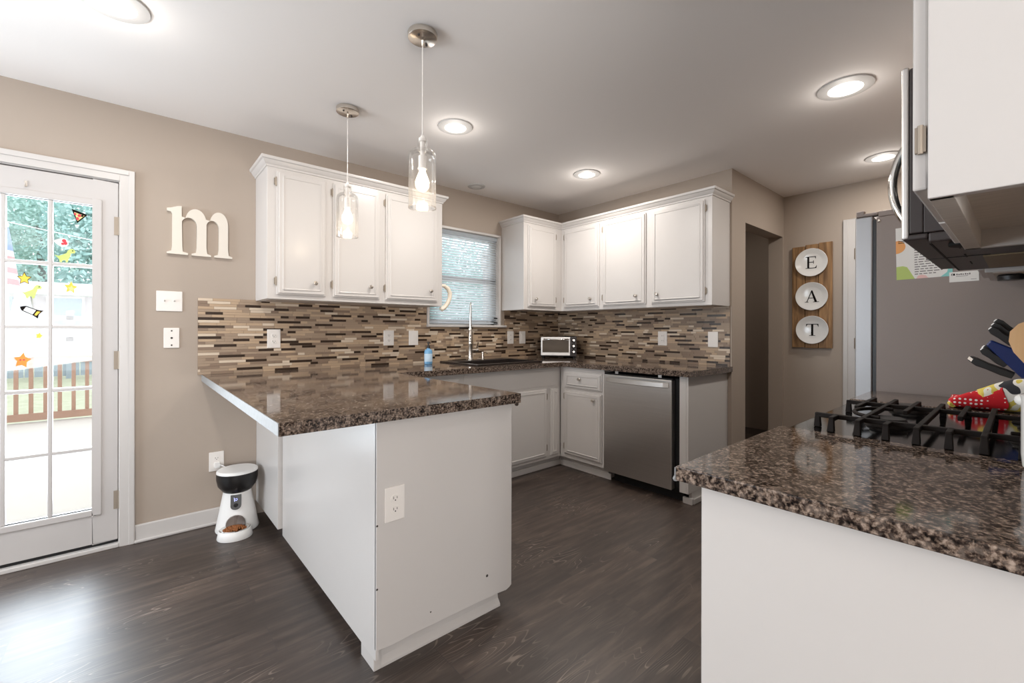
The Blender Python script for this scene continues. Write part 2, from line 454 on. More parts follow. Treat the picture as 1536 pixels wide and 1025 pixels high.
# ------------------------------------------------------------------ room shell
YA, XB, ZC = 3.27, 3.48, 2.44
XD, YE, YC, XW, YR = 4.60, 1.46, -0.19, -2.6, -3.2
CT, CB = .925, .885
def S(name, boxes, m, bevel=0):
    b = MB()
    for x in boxes: b.box(*x)
    return b.build(name, m, kind='structure', bevel=bevel)
S('floor', [(XW-.12, 5.92, YR-.12, YA+.12, -.10, 0)], M['floor'])
S('ceiling', [(XW-.12, 5.92, YR-.12, YA+.12, ZC, ZC+.1)], M['ceiling'])
DX0, DX1, DZ = -.745, -.040, 2.018
WX0, WX1, WZ0, WZ1 = 1.900, 2.655, 1.245, 2.078
S('wall_back', [(XW-.12, DX0, YA, YA+.12, 0, ZC), (DX0, DX1, YA, YA+.12, DZ, ZC), (DX1, WX0, YA, YA+.12, 0, ZC),
                (WX0, WX1, YA, YA+.12, 0, WZ0), (WX0, WX1, YA, YA+.12, WZ1, ZC), (WX1, 5.92, YA, YA+.12, 0, ZC)], M['wall'])
S('wall_right', [(XB, XB+.12, YE, YA, 0, ZC)], M['wall'])
OX0, OX1, OZ = 3.732, 4.570, 2.066
S('wall_passage', [(XB+.12, OX0, YE, YE+.12, 0, ZC), (OX0, OX1, YE, YE+.12, OZ, ZC), (OX1, 5.8, YE, YE+.12, 0, ZC)], M['wall'])
PY0, PY1, PZ = .10, .925, 2.07
S('wall_pantry', [(XD, XD+.12, PY1, YE, 0, ZC), (XD, XD+.12, PY0, PY1, PZ, ZC), (XD, XD+.12, YR, PY0, 0, ZC)], M['wall'])
S('wall_hall', [(5.8, 5.92, YE, YA, 0, ZC)], M['wall'])
S('wall_hall_back', [(XB+.12, 5.8, 2.62, 2.70, 0, ZC)], M['wall'])
S('wall_front', [(.84, XD, YC-.12, YC, 0, ZC)], M['wall'])
VX0, VX1, VZ0, VZ1 = -2.4, .1, .5, 2.2
S('wall_rear', [(XW-.12, VX0, YR-.12, YR, 0, ZC), (VX1, XD+.12, YR-.12, YR, 0, ZC), (VX0, VX1, YR-.12, YR, 0, VZ0), (VX0, VX1, YR-.12, YR, VZ1, ZC)], M['wall'])
S('wall_left', [(XW-.12, XW, YR, 1.75, 0, ZC), (XW-.12, XW, 3.05, YA, 0, ZC), (XW-.12, XW, 1.75, 3.05, 0, .5), (XW-.12, XW, 1.75, 3.05, 2.15, ZC)], M['wall'])
# door casing, threshold, baseboards
b = MB(frame((0, YA, 0), (1, 0, 0), (0, -1, 0)))
cw = .064
for (a0, a1, b0, b1) in ((DX1-.005, DX1-.005+cw, 0, DZ+cw), (DX0+.005-cw, DX0+.005, 0, DZ+cw), (DX0+.005, DX1-.005, DZ, DZ+cw)):
    b.box(a0, a1, b0, b1, 0, .014)
b.box(DX1+.035, DX1-.005+cw, 0, DZ+cw, .014, .020); b.box(DX0+.005-cw, DX0-.035, 0, DZ+cw, .014, .020)
b.box(DX0-.035, DX1+.035, DZ+.036, DZ+cw, .014, .020)
b.box(DX1-.005, DX1, 0, DZ, -.12, 0); b.box(DX0, DX0+.005, 0, DZ, -.12, 0); b.box(DX0, DX1, DZ-.005, DZ, -.12, 0)
b.box(DX1-.03, DX1, 0, DZ, -.075, -.052); b.box(DX0, DX0+.03, 0, DZ, -.075, -.052); b.box(DX0, DX1, DZ-.03, DZ, -.075, -.052)
b.build('trim_1', M['trim'], kind='structure', bevel=.003)
b = MB(); b.box(DX0+.005, DX1-.005, YA-.015, YA+.10, 0, .022); b.build('trim_2', M['trim'], kind='structure', bevel=.004)
def baseboard(name, boxes):
    bb = MB()
    for x in boxes: bb.box(*x)
    return bb.build(name, M['trim'], kind='structure', bevel=.006)
baseboard('baseboard_back', [(DX1-.005+cw, .60, YA-.015, YA, 0, .10), (DX1-.005+cw, .60, YA-.027, YA-.015, 0, .018), (XW, DX0+.005-cw, YA-.015, YA, 0, .10)])
baseboard('baseboard_left', [(XW, XW+.015, YR, YA-.03, 0, .10)])
baseboard('baseboard_passage', [(XB+.002, OX0-.002, YE-.013, YE, 0, .09), (XD-.013, XD, PY1+.085, YE-.014, 0, .09)])
b = MB(frame((XD, 0, 0), (0, -1, 0), (-1, 0, 0)))      # casing of the pantry door
for (a0, a1, b0, b1) in ((-PY1-.08, -PY1+.004, 0, PZ+.07), (-PY0-.004, -PY0+.08, 0, PZ+.07), (-PY1+.004, -PY0-.004, PZ-.004, PZ+.07)):
    b.box(a0, a1, b0, b1, 0, .015); 
b.box(-PY1-.08, -PY1-.045, 0, PZ+.07, .015, .021)
b.build('trim_3', M['trim'], kind='structure', bevel=.003)
b = MB(frame((XD, 0, 0), (0, -1, 0), (-1, 0, 0))); b.box(-PY1+.004, -PY0-.004, .01, PZ-.006, -.045, -.008)
for q in (0.12, 1.02):
    for w0 in (-PY1+.11, -.47): b.box(w0, w0+.30, q+.05, q+.85, -.010, -.004)
d2 = b.build('door_2', M['door'], kind='structure', bevel=.003)
for z in (.25, 1.05, 1.80):
    b = MB(); b.lathe([(.007, 0), (.007, .09)], (XD-.014, PY1-.002, z), 10); b.box(XD-.009, XD-.006, PY1-.035, PY1-.002, z, z+.09)
    lab(b.build('hinge', M['hinge'], d2, smooth=40), 'nickel door hinge')
# unseen rear and left windows, added and placed to let fill light in
for nm, T, a0, a1, z0, z1 in (('window_2', frame((0, YR-.06, 0), (1, 0, 0), (0, 1, 0)), VX0, VX1, VZ0, VZ1), ('window_3', frame((XW-.06, 0, 0), (0, 1, 0), (1, 0, 0)), 1.75, 3.05, .5, 2.15)):
    b = MB(T)
    for (p, q, r, s_) in ((a0, a0+.05, z0, z1), (a1-.05, a1, z0, z1), (a0, a1, z0, z0+.05), (a0, a1, z1-.05, z1), ((a0+a1)/2-.03, (a0+a1)/2+.03, z0, z1)):
        b.box(p, q, r, s_, -.02, .02)
    wf = b.build(nm, M['trim'], kind='structure')
    b = MB(T); b.box(a0+.03, a1-.03, z0+.03, z1-.03, -.003, .003); b.build('pane', M['glass'], wf)

# ------------------------------------------------------------------ glazed back door
SX0, SX1, SZ0, SZ1 = -.735, -.050, .040, 2.008
GX1, GZ0, GZ1 = -.150, .229, 1.867
cwid, rhei = .162, (1.867-.229)/5
GX0 = GX1-3*cwid
YD0 = YA+.006                      # room face of the slab
T = frame((0, YD0, 0), (1, 0, 0), (0, -1, 0))
b = MB(T)
b.box(SX0, GX0, SZ0, SZ1, -.042, 0); b.box(GX1, SX1, SZ0, SZ1, -.042, 0)
b.box(GX0, GX1, SZ0, GZ0, -.042, 0); b.box(GX0, GX1, GZ1, SZ1, -.042, 0)
door = b.build('door_1', M['door'], kind='structure', bevel=.003)
b = MB(T)                           # raised frame round the glass
for (a0, a1, b0, b1) in ((GX0-.035, GX0, GZ0-.035, GZ1+.035), (GX1, GX1+.035, GZ0-.035, GZ1+.035), (GX0, GX1, GZ0-.035, GZ0), (GX0, GX1, GZ1, GZ1+.035)):
    b.box(a0, a1, b0, b1, -.03, .007)
b.build('glazing_frame', M['door'], door, bevel=.005)
mw_ = .009
for k in (1, 2):
    b = MB(T); x = GX0+k*cwid; b.box(x-mw_, x+mw_, GZ0, GZ1, -.034, .001); b.build('muntin', M['door'], door, bevel=.004)
for k in range(1, 5):
    b = MB(T); z = GZ0+k*rhei; b.box(GX0, GX1, z-mw_, z+mw_, -.034, .0005); b.build('muntin', M['door'], door, bevel=.004)
b = MB(T); b.box(SX0, SX1, .0225, .0398, -.040, -.012); lab(b.build('door_sweep', M['dark'], door), 'dark rubber sweep under the door')
b = MB(T); b.box(GX0, GX1, GZ0, GZ1, -.022, -.018); b.build('glass_pane', M['glass'], door)
for z in (.21, .98, 1.72):
    b = MB(T); b.lathe([(.0065, 0), (.0065, .10)], (SX1+.006, z, .008), 10, axis=1); b.box(SX1-.018, SX1+.022, z, z+.10, .0005, .003)
    lab(b.build('hinge', M['hinge'], door, smooth=40), 'nickel door hinge')
b = MB(T); b.box(-.402, -.392, 1.916, 1.945, .001, .004); b.tube([(-.397, 1.935, .003), (-.397, 1.922, .006), (-.397, 1.914, .014), (-.397, 1.918, .022)], .0025, 6)
lab(b.build('hook', M['nickel'], door, smooth=50), 'small metal hook at the top of the door')
b = MB(T); b.lathe([(.028, 0), (.028, .008), (.012, .012), (.012, .04), (.027, .048), (.030, .062), (.020, .075), (0, .077)], (SX0+.06, .95, 0), 20, axis=2)
b.build('door_knob', M['nickel'], door, smooth=40)

# stickers on the door glass -------------------------------------------------
YGL = YD0+.018                     # room side of the pane
TS = frame((0, YGL, 0), (1, 0, 0), (0, -1, 0))
def star_pts(cx, cz, R, r, rot=0.0, sx=.8):
    return [(cx+sx*(R if k % 2 == 0 else r)*math.sin(rot+PI*k/5), cz+(R if k % 2 == 0 else r)*math.cos(rot+PI*k/5)) for k in range(10)]
def ell(cx, cz, rx, rz, n=16): return [(cx+rx*math.cos(2*PI*k/n), cz+rz*math.sin(2*PI*k/n)) for k in range(n)]
def sticker(name, layers, mats, label, cat='sticker', group=None):
    bb = MB(TS)
    for i, (poly, mi) in enumerate(layers): bb.prism(poly, .0004*i, .0004*i+.0008, mi)
    o = bb.build(name, mats, loc=(sum(p[0] for p in layers[0][0])/len(layers[0][0]), YGL, min(p[1] for p in layers[0][0])))
    return tag(o, label, cat, 'gel stickers on the door glass')
sticker('pizza_sticker', [([(-.236, 1.838), (-.174, 1.815), (-.214, 1.765)], 0), ([(-.226, 1.822), (-.186, 1.808), (-.213, 1.776)], 1),
        (ell(-.222, 1.812, .005, .006), 2), (ell(-.206, 1.806, .007, .008), 2), (ell(-.213, 1.789, .006, .008), 2), (ell(-.195, 1.806, .005, .005), 0)],
        [M['ink'], M['cheese_s'], M['red_s']], 'pizza slice sticker with black outline, top right of the door glass')
sticker('heart_sticker', [(ell(-.268, 1.655, .022, .023)+[], 0), ([(-.304, 1.660), (-.286, 1.640), (-.262, 1.634), (-.262, 1.676), (-.285, 1.672)], 0),
        (ell(-.263, 1.664, .008, .009), 1), (ell(-.258, 1.652, .007, .009), 1), (ell(-.268, 1.648, .006, .006), 1)],
        [M['white_s'], M['red_s']], 'white sticker with a red mark below the pizza sticker on the door glass')
def dino(cx, cz, s, name, label):
    body = [(-.046, .004), (-.030, -.002), (-.012, .006), (.004, .016), (.010, .030), (.020, .040), (.034, .038), (.042, .028), (.038, .018), (.024, .016),
            (.020, .002), (.014, -.014), (.010, -.030), (.002, -.034), (.000, -.022), (-.012, -.024), (-.016, -.034), (-.024, -.032), (-.026, -.018), (-.036, -.006)]
    sticker(name, [([(cx+.9*s*x, cz+s*z) for x, z in body], 0), (ell(cx+.027*s, cz+.030*s, .003*s, .003*s, 8), 1)], [M['lime_s'], M['ink']], label)
dino(-.258, 1.585, 1.0, 'dinosaur_sticker', 'lime green dinosaur sticker on the top right pane of the door')
dino(-.378, 1.388, .95, 'dinosaur_sticker', 'lime green dinosaur sticker above the rocket on the door glass')
sticker('star_sticker', [(star_pts(-.404, 1.455, .034, .017), 0), (star_pts(-.404, 1.455, .029, .014), 1)], [M['ink'], M['yellow_s']], 'yellow star sticker with a black outline above the green dinosaur')
sticker('star_sticker', [(star_pts(-.238, 1.420, .034, .017, .1), 0), (star_pts(-.236, 1.414, .018, .009, .1), 1)], [M['yellow_s'], M['cheese_s']], 'pale yellow star sticker alone on the right pane, second row')
sticker('star_sticker', [(star_pts(-.353, 1.166, .017, .010, .2), 0)], [M['yellow_s']], 'tiny yellow star sticker on the third row of panes')
sticker('star_sticker', [(star_pts(-.411, 1.042, .040, .022, .15), 0), (ell(-.417, 1.045, .004, .004, 8), 1), (ell(-.405, 1.045, .004, .004, 8), 1)], [M['orange_s'], M['red_s']], 'orange starfish sticker in front of the deck rail')
def rot2(p, c, a): return [(c[0]+x*math.cos(a)-z*math.sin(a), c[1]+x*math.sin(a)+z*math.cos(a)) for x, z in p]
rc = (-.382, 1.292); ra = -.5
sticker('rocket_sticker', [(rot2([(-.044, 0), (-.028, .015), (.020, .017), (.038, .024), (.032, .002), (.040, -.022), (.020, -.016), (-.028, -.014)], rc, ra), 0),
        (rot2([(-.024, .011), (.014, .013), (.014, -.012), (-.024, -.010)], rc, ra), 1), (rot2([(.020, .010), (.031, .014), (.028, -.012), (.020, -.010)], rc, ra), 2)],
        [M['ink'], M['white_s'], M['yellow_s']], 'white rocket sticker with black outline and yellow flame')

# ------------------------------------------------------------------ kitchen window and blind
TW = frame((0, YA, 0), (1, 0, 0), (0, -1, 0))
b = MB(TW)
for (a0, a1, b0, b1) in ((WX0-.02, WX0, WZ0-.02, WZ1+.02), (WX1, WX1+.02, WZ0-.02, WZ1+.02), (WX0, WX1, WZ1, WZ1+.02)): b.box(a0, a1, b0, b1, 0, .012)
for (a0, a1, b0, b1) in ((WX0, WX0+.045, WZ0, WZ1), (WX1-.045, WX1, WZ0, WZ1), (WX0, WX1, WZ0, WZ0+.05), (WX0, WX1, WZ1-.045, WZ1), (WX0, WX1, 1.635, 1.685)): b.box(a0, a1, b0, b1, -.105, -.060)
b.box(WX0, WX0+.004, WZ0, WZ1, -.12, 0); b.box(WX1-.004, WX1, WZ0, WZ1, -.12, 0); b.box(WX0, WX1, WZ1-.004, WZ1, -.12, 0)
win = b.build('window_1', M['trim'], kind='structure', bevel=.003)
b = MB(TW); b.box(WX0+.04, WX1-.04, WZ0+.04, 1.64, -.080, -.076); b.build('lower_pane', M['glass'], win)
b = MB(TW); b.box(WX0+.04, WX1-.04, 1.68, WZ1-.04, -.090, -.086); b.build('upper_pane', M['glass'], win)
b = MB(TW); b.box(1.872, 2.722, WZ0-.020, WZ0, -.06, .045); b.build('window_sill', M['trim'], win, bevel=.005)
bl = thing('window_blind', 'white mini blind lowered over the kitchen window above the sink', 'blind', ((WX0+WX1)/2, YA+.03, WZ0+.012))
b = MB(TW); b.box(WX0+.008, WX1-.008, WZ1-.036, WZ1-.006, -.045, -.012); b.build('head_rail', M['blind'], bl, bevel=.003)
b = MB(TW)
z = WZ0+.045; n_ = 0
while z < WZ1-.045:
    ca, sa = .0130*math.cos(.92), .0130*math.sin(.92)
    b.add([(WX0+.012, z+sa, -.030-ca), (WX1-.012, z+sa, -.030-ca), (WX1-.012, z, -.030+.000), (WX0+.012, z, -.030), (WX1-.012, z-sa*.8, -.030+ca), (WX0+.012, z-sa*.8, -.030+ca)], [(0, 1, 2, 3), (3, 2, 4, 5)])
    z += .0225
sl = b.build('slats', M['blind'], bl, smooth=60, recalc=False)
md = sl.modifiers.new('thickness', 'SOLIDIFY'); md.thickness = .0008
b = MB(TW); b.box(WX0+.010, WX1-.010, WZ0+.014, WZ0+.028, -.042, -.016); b.build('bottom_rail', M['blind'], bl, bevel=.003)
for x in (WX0+.10, (WX0+WX1)/2, WX1-.10, WX1-.14):
    b = MB(TW); b.tube([(x, WZ1-.03, -.017), (x, WZ0+.02, -.017)], .0012, 6); b.build('ladder_cord', M['blind'], bl)
for z in (1.262, 1.305):
    b = MB(TW); b.box(WX1-.050, WX1-.012, z, z+.012, -.012, -.004); lab(b.build('latch', M['black'], bl), 'dark hold-down latch at the lower right of the blind')

# ------------------------------------------------------------------ wall finishes: mosaic backsplash
tile_cols = [(rgb(58, 44, 34), .22, 22), (rgb(186, 160, 132), .45, 24), (rgb(163, 141, 119), .40, 26), (rgb(214, 196, 174), .40, 13), (rgb(138, 116, 97), .40, 17)]
TM = [mat('mosaic tile %s' % n, c, r) for n, (c, r, w) in zip(('espresso glass', 'tan stone', 'taupe stone', 'cream stone', 'brown stone'), tile_cols)]
M['grout'] = mat('taupe grout', rgb(150, 130, 112), .8)
def mosaic(name, T, a0, a1, z0, z1, cut, label, seed):
    rnd = random.Random(seed)
    b = MB(T)
    b.box(a0, a1, z0, z1, .0006, .006, 5) if cut is None else None
    if cut:
        b.box(a0, cut[0], z0, z1, .0006, .006, 5); b.box(cut[1], a1, z0, z1, .0006, .006, 5); b.box(cut[0], cut[1], z0, cut[2], .0006, .006, 5)
    hh = .0162; g = .0007; rows = int((z1-z0)/hh)
    hh = (z1-z0)/rows
    wts = [w for _, _, w in tile_cols]
    prev = []
    for r in range(rows):
        zz0, zz1 = z0+r*hh+g, z0+(r+1)*hh-g
        segs = [(a0, a1)]; dark = []
        if cut and zz1 > cut[2]: segs = [(a0, cut[0]), (cut[1], a1)]
        for s0, s1 in segs:
            x = s0-rnd.random()*.1; last = -1
            while x < s1:
                k = rnd.choices(range(5), wts)[0]
                if k == last and k in (0, 3): k = rnd.choice((1, 2, 4))
                if k == 0 and any(p_ < x+.07 and q_ > x+.01 for p_, q_ in prev): k = rnd.choice((1, 2, 3, 4))
                L_ = rnd.choice((.045, .07, .09, .12, .145)) if k else rnd.choice((.05, .09, .12, .145, .145))
                last = k
                p, q = max(x, s0), min(x+L_, s1); x += L_
                if q-p < .006: continue
                if k == 0: dark.append((p, q))
                b.box(p+g, q-g, zz0, zz1, .006, .0085, k)
        prev = dark
    o = b.build(name, TM+[M['grout']], loc=tuple(T((a0+a1)/2, z0, 0)))
    return tag(o, label, 'backsplash')
mosaic('backsplash', TW, .309, XB-.012, CT, 1.392, (1.873, 2.722, WZ0-.020), 'brown and cream mosaic strip tile backsplash on the window wall', 3)
TB = frame((XB, 0, 0), (0, -1, 0), (-1, 0, 0))      # u = -Y
mosaic('backsplash', TB, -YA, -1.470, CT, 1.392, None, 'brown and cream mosaic strip tile backsplash on the dishwasher wall', 5)

# ------------------------------------------------------------------ small builders
def knob(parent, T, a, z, w, r=.014):
    b = MB(T); b.lathe([(.008, 0), (.006, .006), (.006, .012), (r*.9, .016), (r, .021), (r*.8, .027), (0, .029)], (a, z, w), 18, axis=2)
    return b.build('knob', M['nickel'], parent, smooth=35)
def hinge(parent, T, a, z, w, h=.055):
    b = MB(T); b.lathe([(.0035, 0), (.0045, .006), (.0045, h-.006), (.0035, h)], (a, z-h/2, w+.003), 8, axis=1)
    b.box(a-.010, a+.010, z-h*.36, z+h*.36, w-.001, w+.0018)
    return b.build('hinge', M['hinge'], parent, smooth=40)
def cab_door(parent, T, a0, a1, z0, z1, w, knob_at=None, hinge_side=None, name='door', hz=None, th=.019):
    b = MB(T)
    b.box(a0, a1, z0, z1, w, w+th*.55); b.box(a0+.010, a1-.010, z0+.010, z1-.010, w, w+th)
    i0 = .030; bw = .009
    for (p, q, r, s) in ((a0+i0, a0+i0+bw, z0+i0, z1-i0), (a1-i0-bw, a1-i0, z0+i0, z1-i0), (a0+i0+bw, a1-i0-bw, z0+i0, z0+i0+bw), (a0+i0+bw, a1-i0-bw, z1-i0-bw, z1-i0)):
        if q-p > 0 and s-r > 0: b.box(p, q, r, s, w+th*.5, w+th+.003)
    d = b.build(name, M['cab'], parent, bevel=.003)
    if knob_at: knob(d, T, knob_at[0], knob_at[1], w+th)
    if hinge_side:
        a = a0-.004 if hinge_side == 'l' else a1+.004
        for z in (hz or (z0+.09, z1-.09)): hinge(d, T, a, z, w+.004)
    return d
def crown(parent, T_pts, z0, z1, name='crown_molding'):
    """cove crown swept along a polyline of (x, y) with outward normals handled by offset pairs"""
    pass

def crown_run(parent, path, z0, name='crown_molding'):
    """path: list of (x,y) at the cabinet face; the crown flares to the left of travel"""
    prof = [(0, 0), (.006, .002), (.008, .012), (.016, .018), (.026, .036), (.034, .040), (.036, .048), (.036, .056), (0, .056)]
    n = len(path); b = MB()
    offs = []
    for i in range(n):
        d0 = (Vector(path[i])-Vector(path[i-1])).normalized() if i > 0 else None
        d1 = (Vector(path[i+1])-Vector(path[i])).normalized() if i < n-1 else None
        d0 = d0 or d1; d1 = d1 or d0
        n0 = Vector((-d0.y, d0.x)); n1 = Vector((-d1.y, d1.x))
        k = (n0+n1); k = k/(k.dot(n0))
        offs.append(k)
    vs = []; m = len(prof)
    for p, k in zip(path, offs):
        for (o, h) in prof: vs.append((p[0]+k.x*o, p[1]+k.y*o, z0+h))
    fs = []
    for i in range(n-1):
        for j in range(m):
            j2 = (j+1) % m
            fs.append((i*m+j, i*m+j2, (i+1)*m+j2, (i+1)*m+j))
    fs.append(tuple(range(m))); fs.append(tuple((n-1)*m+j for j in range(m)))
    b.add(vs, fs)
    return b.build(name, M['cab'], parent, smooth=30)

# ------------------------------------------------------------------ wall cabinets
UB, UT = 1.386, 2.178
YF, XF = 2.953, 3.183
# left of the window
ua = thing('wall_cabinet', 'white three door wall cabinet between the letter m and the kitchen window', 'wall cabinet', (1.22, YA, UB))
b = MB(); b.box(.617, 1.832, YF, YA-.001, UB, UT+.02); b.build('body', [M['cab']], ua, bevel=.002)
b = MB(); b.box(.640, 1.810, YF+.03, YA-.01, UB-.002, UB+.0005); b.build('underside', M['cab_under'], ua)
TA = frame((0, YF, 0), (1, 0, 0), (0, -1, 0))
for (a0, a1, kx, hs) in ((.668, .955, .884, 'l'), (1.000, 1.320, 1.246, 'l'), (1.364, 1.786, 1.716, 'l')):
    cab_door(ua, TA, a0, a1, 1.413, 2.160, 0, (kx, 1.493), hs, hz=(1.494, 2.095))
crown_run(ua, [(1.832, YA-.002), (1.832, YF), (.617, YF), (.617, YA-.002)][::-1] if False else [(.617, YA-.002), (.617, YF), (1.832, YF), (1.832, YA-.002)][::-1], UT)
# corner unit right of the window and the run on the dishwasher wall
uc = thing('wall_cabinet', 'narrow white wall cabinet with one door just right of the kitchen window', 'wall cabinet', (2.94, YA, UB))
b = MB(); b.box(2.688, XF, YF, YA-.001, UB, UT+.02); b.build('body', M['cab'], uc, bevel=.002)
cab_door(uc, TA, 2.737, 3.098, 1.413, 2.160, 0, (2.817, 1.486), 'r', hz=(1.49, 2.095))
crown_run(uc, [(3.184, YF), (2.688, YF), (2.688, YA-.002)], UT)
ub = thing('wall_cabinet', 'long white wall cabinet with three doors above the dishwasher', 'wall cabinet', (XB, 2.2, UB))
b = MB(); b.box(XF+.001, XB-.001, 1.474, YA-.002, UB, UT+.02); b.build('body', M['cab'], ub, bevel=.002)
b = MB(); b.box(XF+.03, XB-.01, 1.50, 2.92, UB-.002, UB+.0005); b.build('underside', M['cab_under'], ub)
TF = frame((XF+.001, 0, 0), (0, -1, 0), (-1, 0, 0))
for (y0, y1, ky, hs) in ((2.906, 2.486, 2.573, 'l'), (2.446, 2.012, 2.097, 'l'), (1.964, 1.524, 1.902, 'r')):
    cab_door(ub, TF, -y0, -y1, 1.413, 2.160, 0, (-ky, 1.486), hs, hz=(1.49, 2.095))
crown_run(ub, [(XB-.002, 1.474), (XF+.001, 1.474), (XF+.001, YF)], UT)

# near wall cabinet, over the counter by the range
un = thing('wall_cabinet', 'white wall cabinet seen from its end, upper right above the granite counter', 'wall cabinet', (1.14, YC, 1.384))
b = MB()
b.box(.840, .858, YC+.001, .088, 1.384, ZC-.002); b.box(1.420, 1.438, YC+.001, .088, 1.384, ZC-.002)
b.box(.858, 1.420, YC+.001, .060, 1.425, 1.437); b.box(.858, 1.420, YC+.001, YC+.013, 1.384, ZC-.002); b.box(.858, 1.420, YC+.013, .06, ZC-.03, ZC-.002)
b.build('body', [M['cab']], un, bevel=.0015)
b = MB(); b.box(.8585, 1.4195, YC+.014, .062, 1.4235, 1.4246); b.box(.8402, 1.4378, YC+.002, .0878, 1.3832, 1.3838)
b.v = b.v[:8]; b.f = b.f[:6]; b.m = b.m[:6]
b.build('underside', M['cab_under'], un)
b = MB(); b.box(.846, 1.436, .062, .088, 1.384, 1.425); b.box(.846, 1.436, .062, .088, ZC-.06, ZC-.002); b.box(1.11, 1.16, .062, .088, 1.425, ZC-.06)
b.build('face_frame', M['cab_under'], un, bevel=.001)
TN = frame((0, .088, 0), (-1, 0, 0), (0, 1, 0))
for (a0, a1) in ((-1.13, -.850), (-1.428, -1.145)):
    b = MB(TN); b.box(a0, a1, 1.400, ZC-.05, .0005, .017); dd = b.build('door', M['cab'], un, bevel=.003)
b = MB(); b.box(.8435, .8499, .090, .102, 1.452, 1.488); b.tube([(.845, .096, 1.450), (.845, .096, 1.490)], .0035, 8)
lab(b.build('hinge', M['hinge'], un, smooth=40), 'worn nickel hinge on the cabinet end')
# cabinet beyond the microwave
uf = thing('wall_cabinet', 'white wall cabinet between the microwave and the refrigerator, only its underside showing', 'wall cabinet', (2.40, YC, 1.40))
b = MB(); b.box(2.215, 2.58, YC+.001, .088, 1.40, ZC-.002); b.build('body', M['cab'], uf, bevel=.002)
b = MB(); b.box(2.235, 2.56, YC+.02, .070, 1.3985, 1.4005); b.build('underside', M['cab_under'], uf)
b = MB(frame((0, .088, 0), (-1, 0, 0), (0, 1, 0))); b.box(-2.57, -2.225, 1.41, ZC-.05, .0005, .018); b.build('door', M['cab'], uf, bevel=.003)
for i, (x, y) in enumerate(((2.33, .03), (2.33, -.04))):
    b = MB(); b.lathe([(.030, 0), (.034, -.006), (.032, -.020), (0, -.022)], (x, y, 1.3985), 20)
    o = b.build('puck_light', M['black'], loc=(x, y, 1.376), smooth=40)
    tag(o, ('round black puck light under the cabinet by the refrigerator, nearer its front edge', 'round black puck light under the cabinet by the refrigerator, nearer the wall')[i], 'light', 'black puck lights under the cabinet')

# ------------------------------------------------------------------ base cabinets
XK = 2.868                                     # face of the cabinets on the dishwasher wall
YS = 2.668                                     # face of the sink cabinets
PX0, PX1, PY_ = .645, 1.262, 1.462             # peninsula carcass
pn = thing('peninsula_cabinet', 'white peninsula base cabinet with a bare end panel and an outlet', 'base cabinet', ((PX0+PX1)/2, 2.3, 0))
b = MB(); b.box(PX0+.012, PX1-.012, PY_+.012, YA-.002, .095, CB-.001); b.box(PX0+.06, PX1-.06, PY_+.06, YA-.002, 0, .0955); b.build('body', M['cab'], pn)
b = MB(); b.box(PX0, PX0+.012, PY_+.004, 2.705, .050, CB-.001); b.build('side_panel', M['cab'], pn, bevel=.0015)
b = MB(); b.box(PX0-.022, PX0+.012, 2.715, YA-.002, .085, CB-.001); b.build('wall_side_panel', M['cab'], pn, bevel=.002)
b = MB()
b.prism([(PX0, .088), (PX0+.05, .083), (.80, .086), (1.0, .083), (1.18, .080), (PX1-.03, .076), (PX1-.012, .082), (PX1, .090), (PX1, CB-.001), (PX0, CB-.001)], PY_, PY_+.012, 0, (0, 2, 1))
b.build('end_panel', M['cab'], pn, bevel=.001)
for (cx_, cz_, cr_) in ((1.128, .175, .006), (PX0+.003, .52, .004), (PX0+.003, .30, .004), (.86, .135, .003)):
    b = MB(); b.lathe([(cr_, 0), (cr_*.9, -.0008), (0, -.001)], (cx_, PY_, cz_), 10, axis=1); lab(b.build('paint_chip', M['hole'], pn), 'small dark chip in the white paint')
b = MB()
pr = [(0, 0), (.040, 0), (.040, .010), (.034, .018), (.024, .030), (.022, .052), (.016, .060), (.014, .088), (0, .088)]
ya = PY_+.040+.026
vs = [(x0, ya-o, z) for x0 in (PX0+.030, PX1-.042) for o, z in pr]
n = len(pr)
b.add(vs, [tuple(range(n)), tuple(range(n, 2*n))]+[(i, (i+1) % n, n+(i+1) % n, n+i) for i in range(n)])
b.build('toe_molding', M['trim'], pn, smooth=30)
b = MB(); b.box(PX0+.002, PX0+.030, ya-.042, 1.60, 0, .088); b.build('toe_return', M['trim'], pn, bevel=.003)

sk = thing('sink_cabinet', 'white sink base cabinet with false drawer front under the window', 'base cabinet', (2.08, YA, 0))
b = MB(); b.box(PX1+.002, XK-.002, YS, YS+.02, .095, CB-.001); b.box(PX1+.002, XK-.002, YS+.02, YA-.002, .095, .115)
b.box(PX1+.002, PX1+.02, YS+.02, YA-.002, .115, CB-.001); b.box(XK-.02, XK-.002, YS+.02, YA-.002, .115, CB-.001)
b.box(PX1+.002, XK+.055, YS+.055, YS+.075, 0, .095)
b.build('body', M['cab'], sk, bevel=.002)
b = MB(); b.box(PX1+.002, XK+.055, YS+.043, YS+.0545, 0, .05); b.build('toe_molding', M['trim'], sk, bevel=.004)
TK = frame((0, YS, 0), (1, 0, 0), (0, -1, 0))
cab_door(sk, TK, 2.250, 2.690, .118, .706, 0, None, 'r', hz=(.196, .632))
cab_door(sk, TK, 1.800, 2.230, .118, .706, 0, (2.18, .63), 'l', hz=(.196, .632))
cab_door(sk, TK, 2.735, 2.842, .118, .700, 0, None, None, name='filler_panel', th=.014)
cab_door(sk, TK, 1.32, 1.795, .725, .850, 0, (1.56, .79), None, name='drawer')
b = MB(TK); b.box(1.84, 2.80, .722, .870, 0, .004); b.build('false_front', M['cab'], sk, bevel=.001)
cab_door(sk, TK, 1.32, 1.785, .118, .706, 0, (1.74, .63), 'l', hz=(.196, .632))

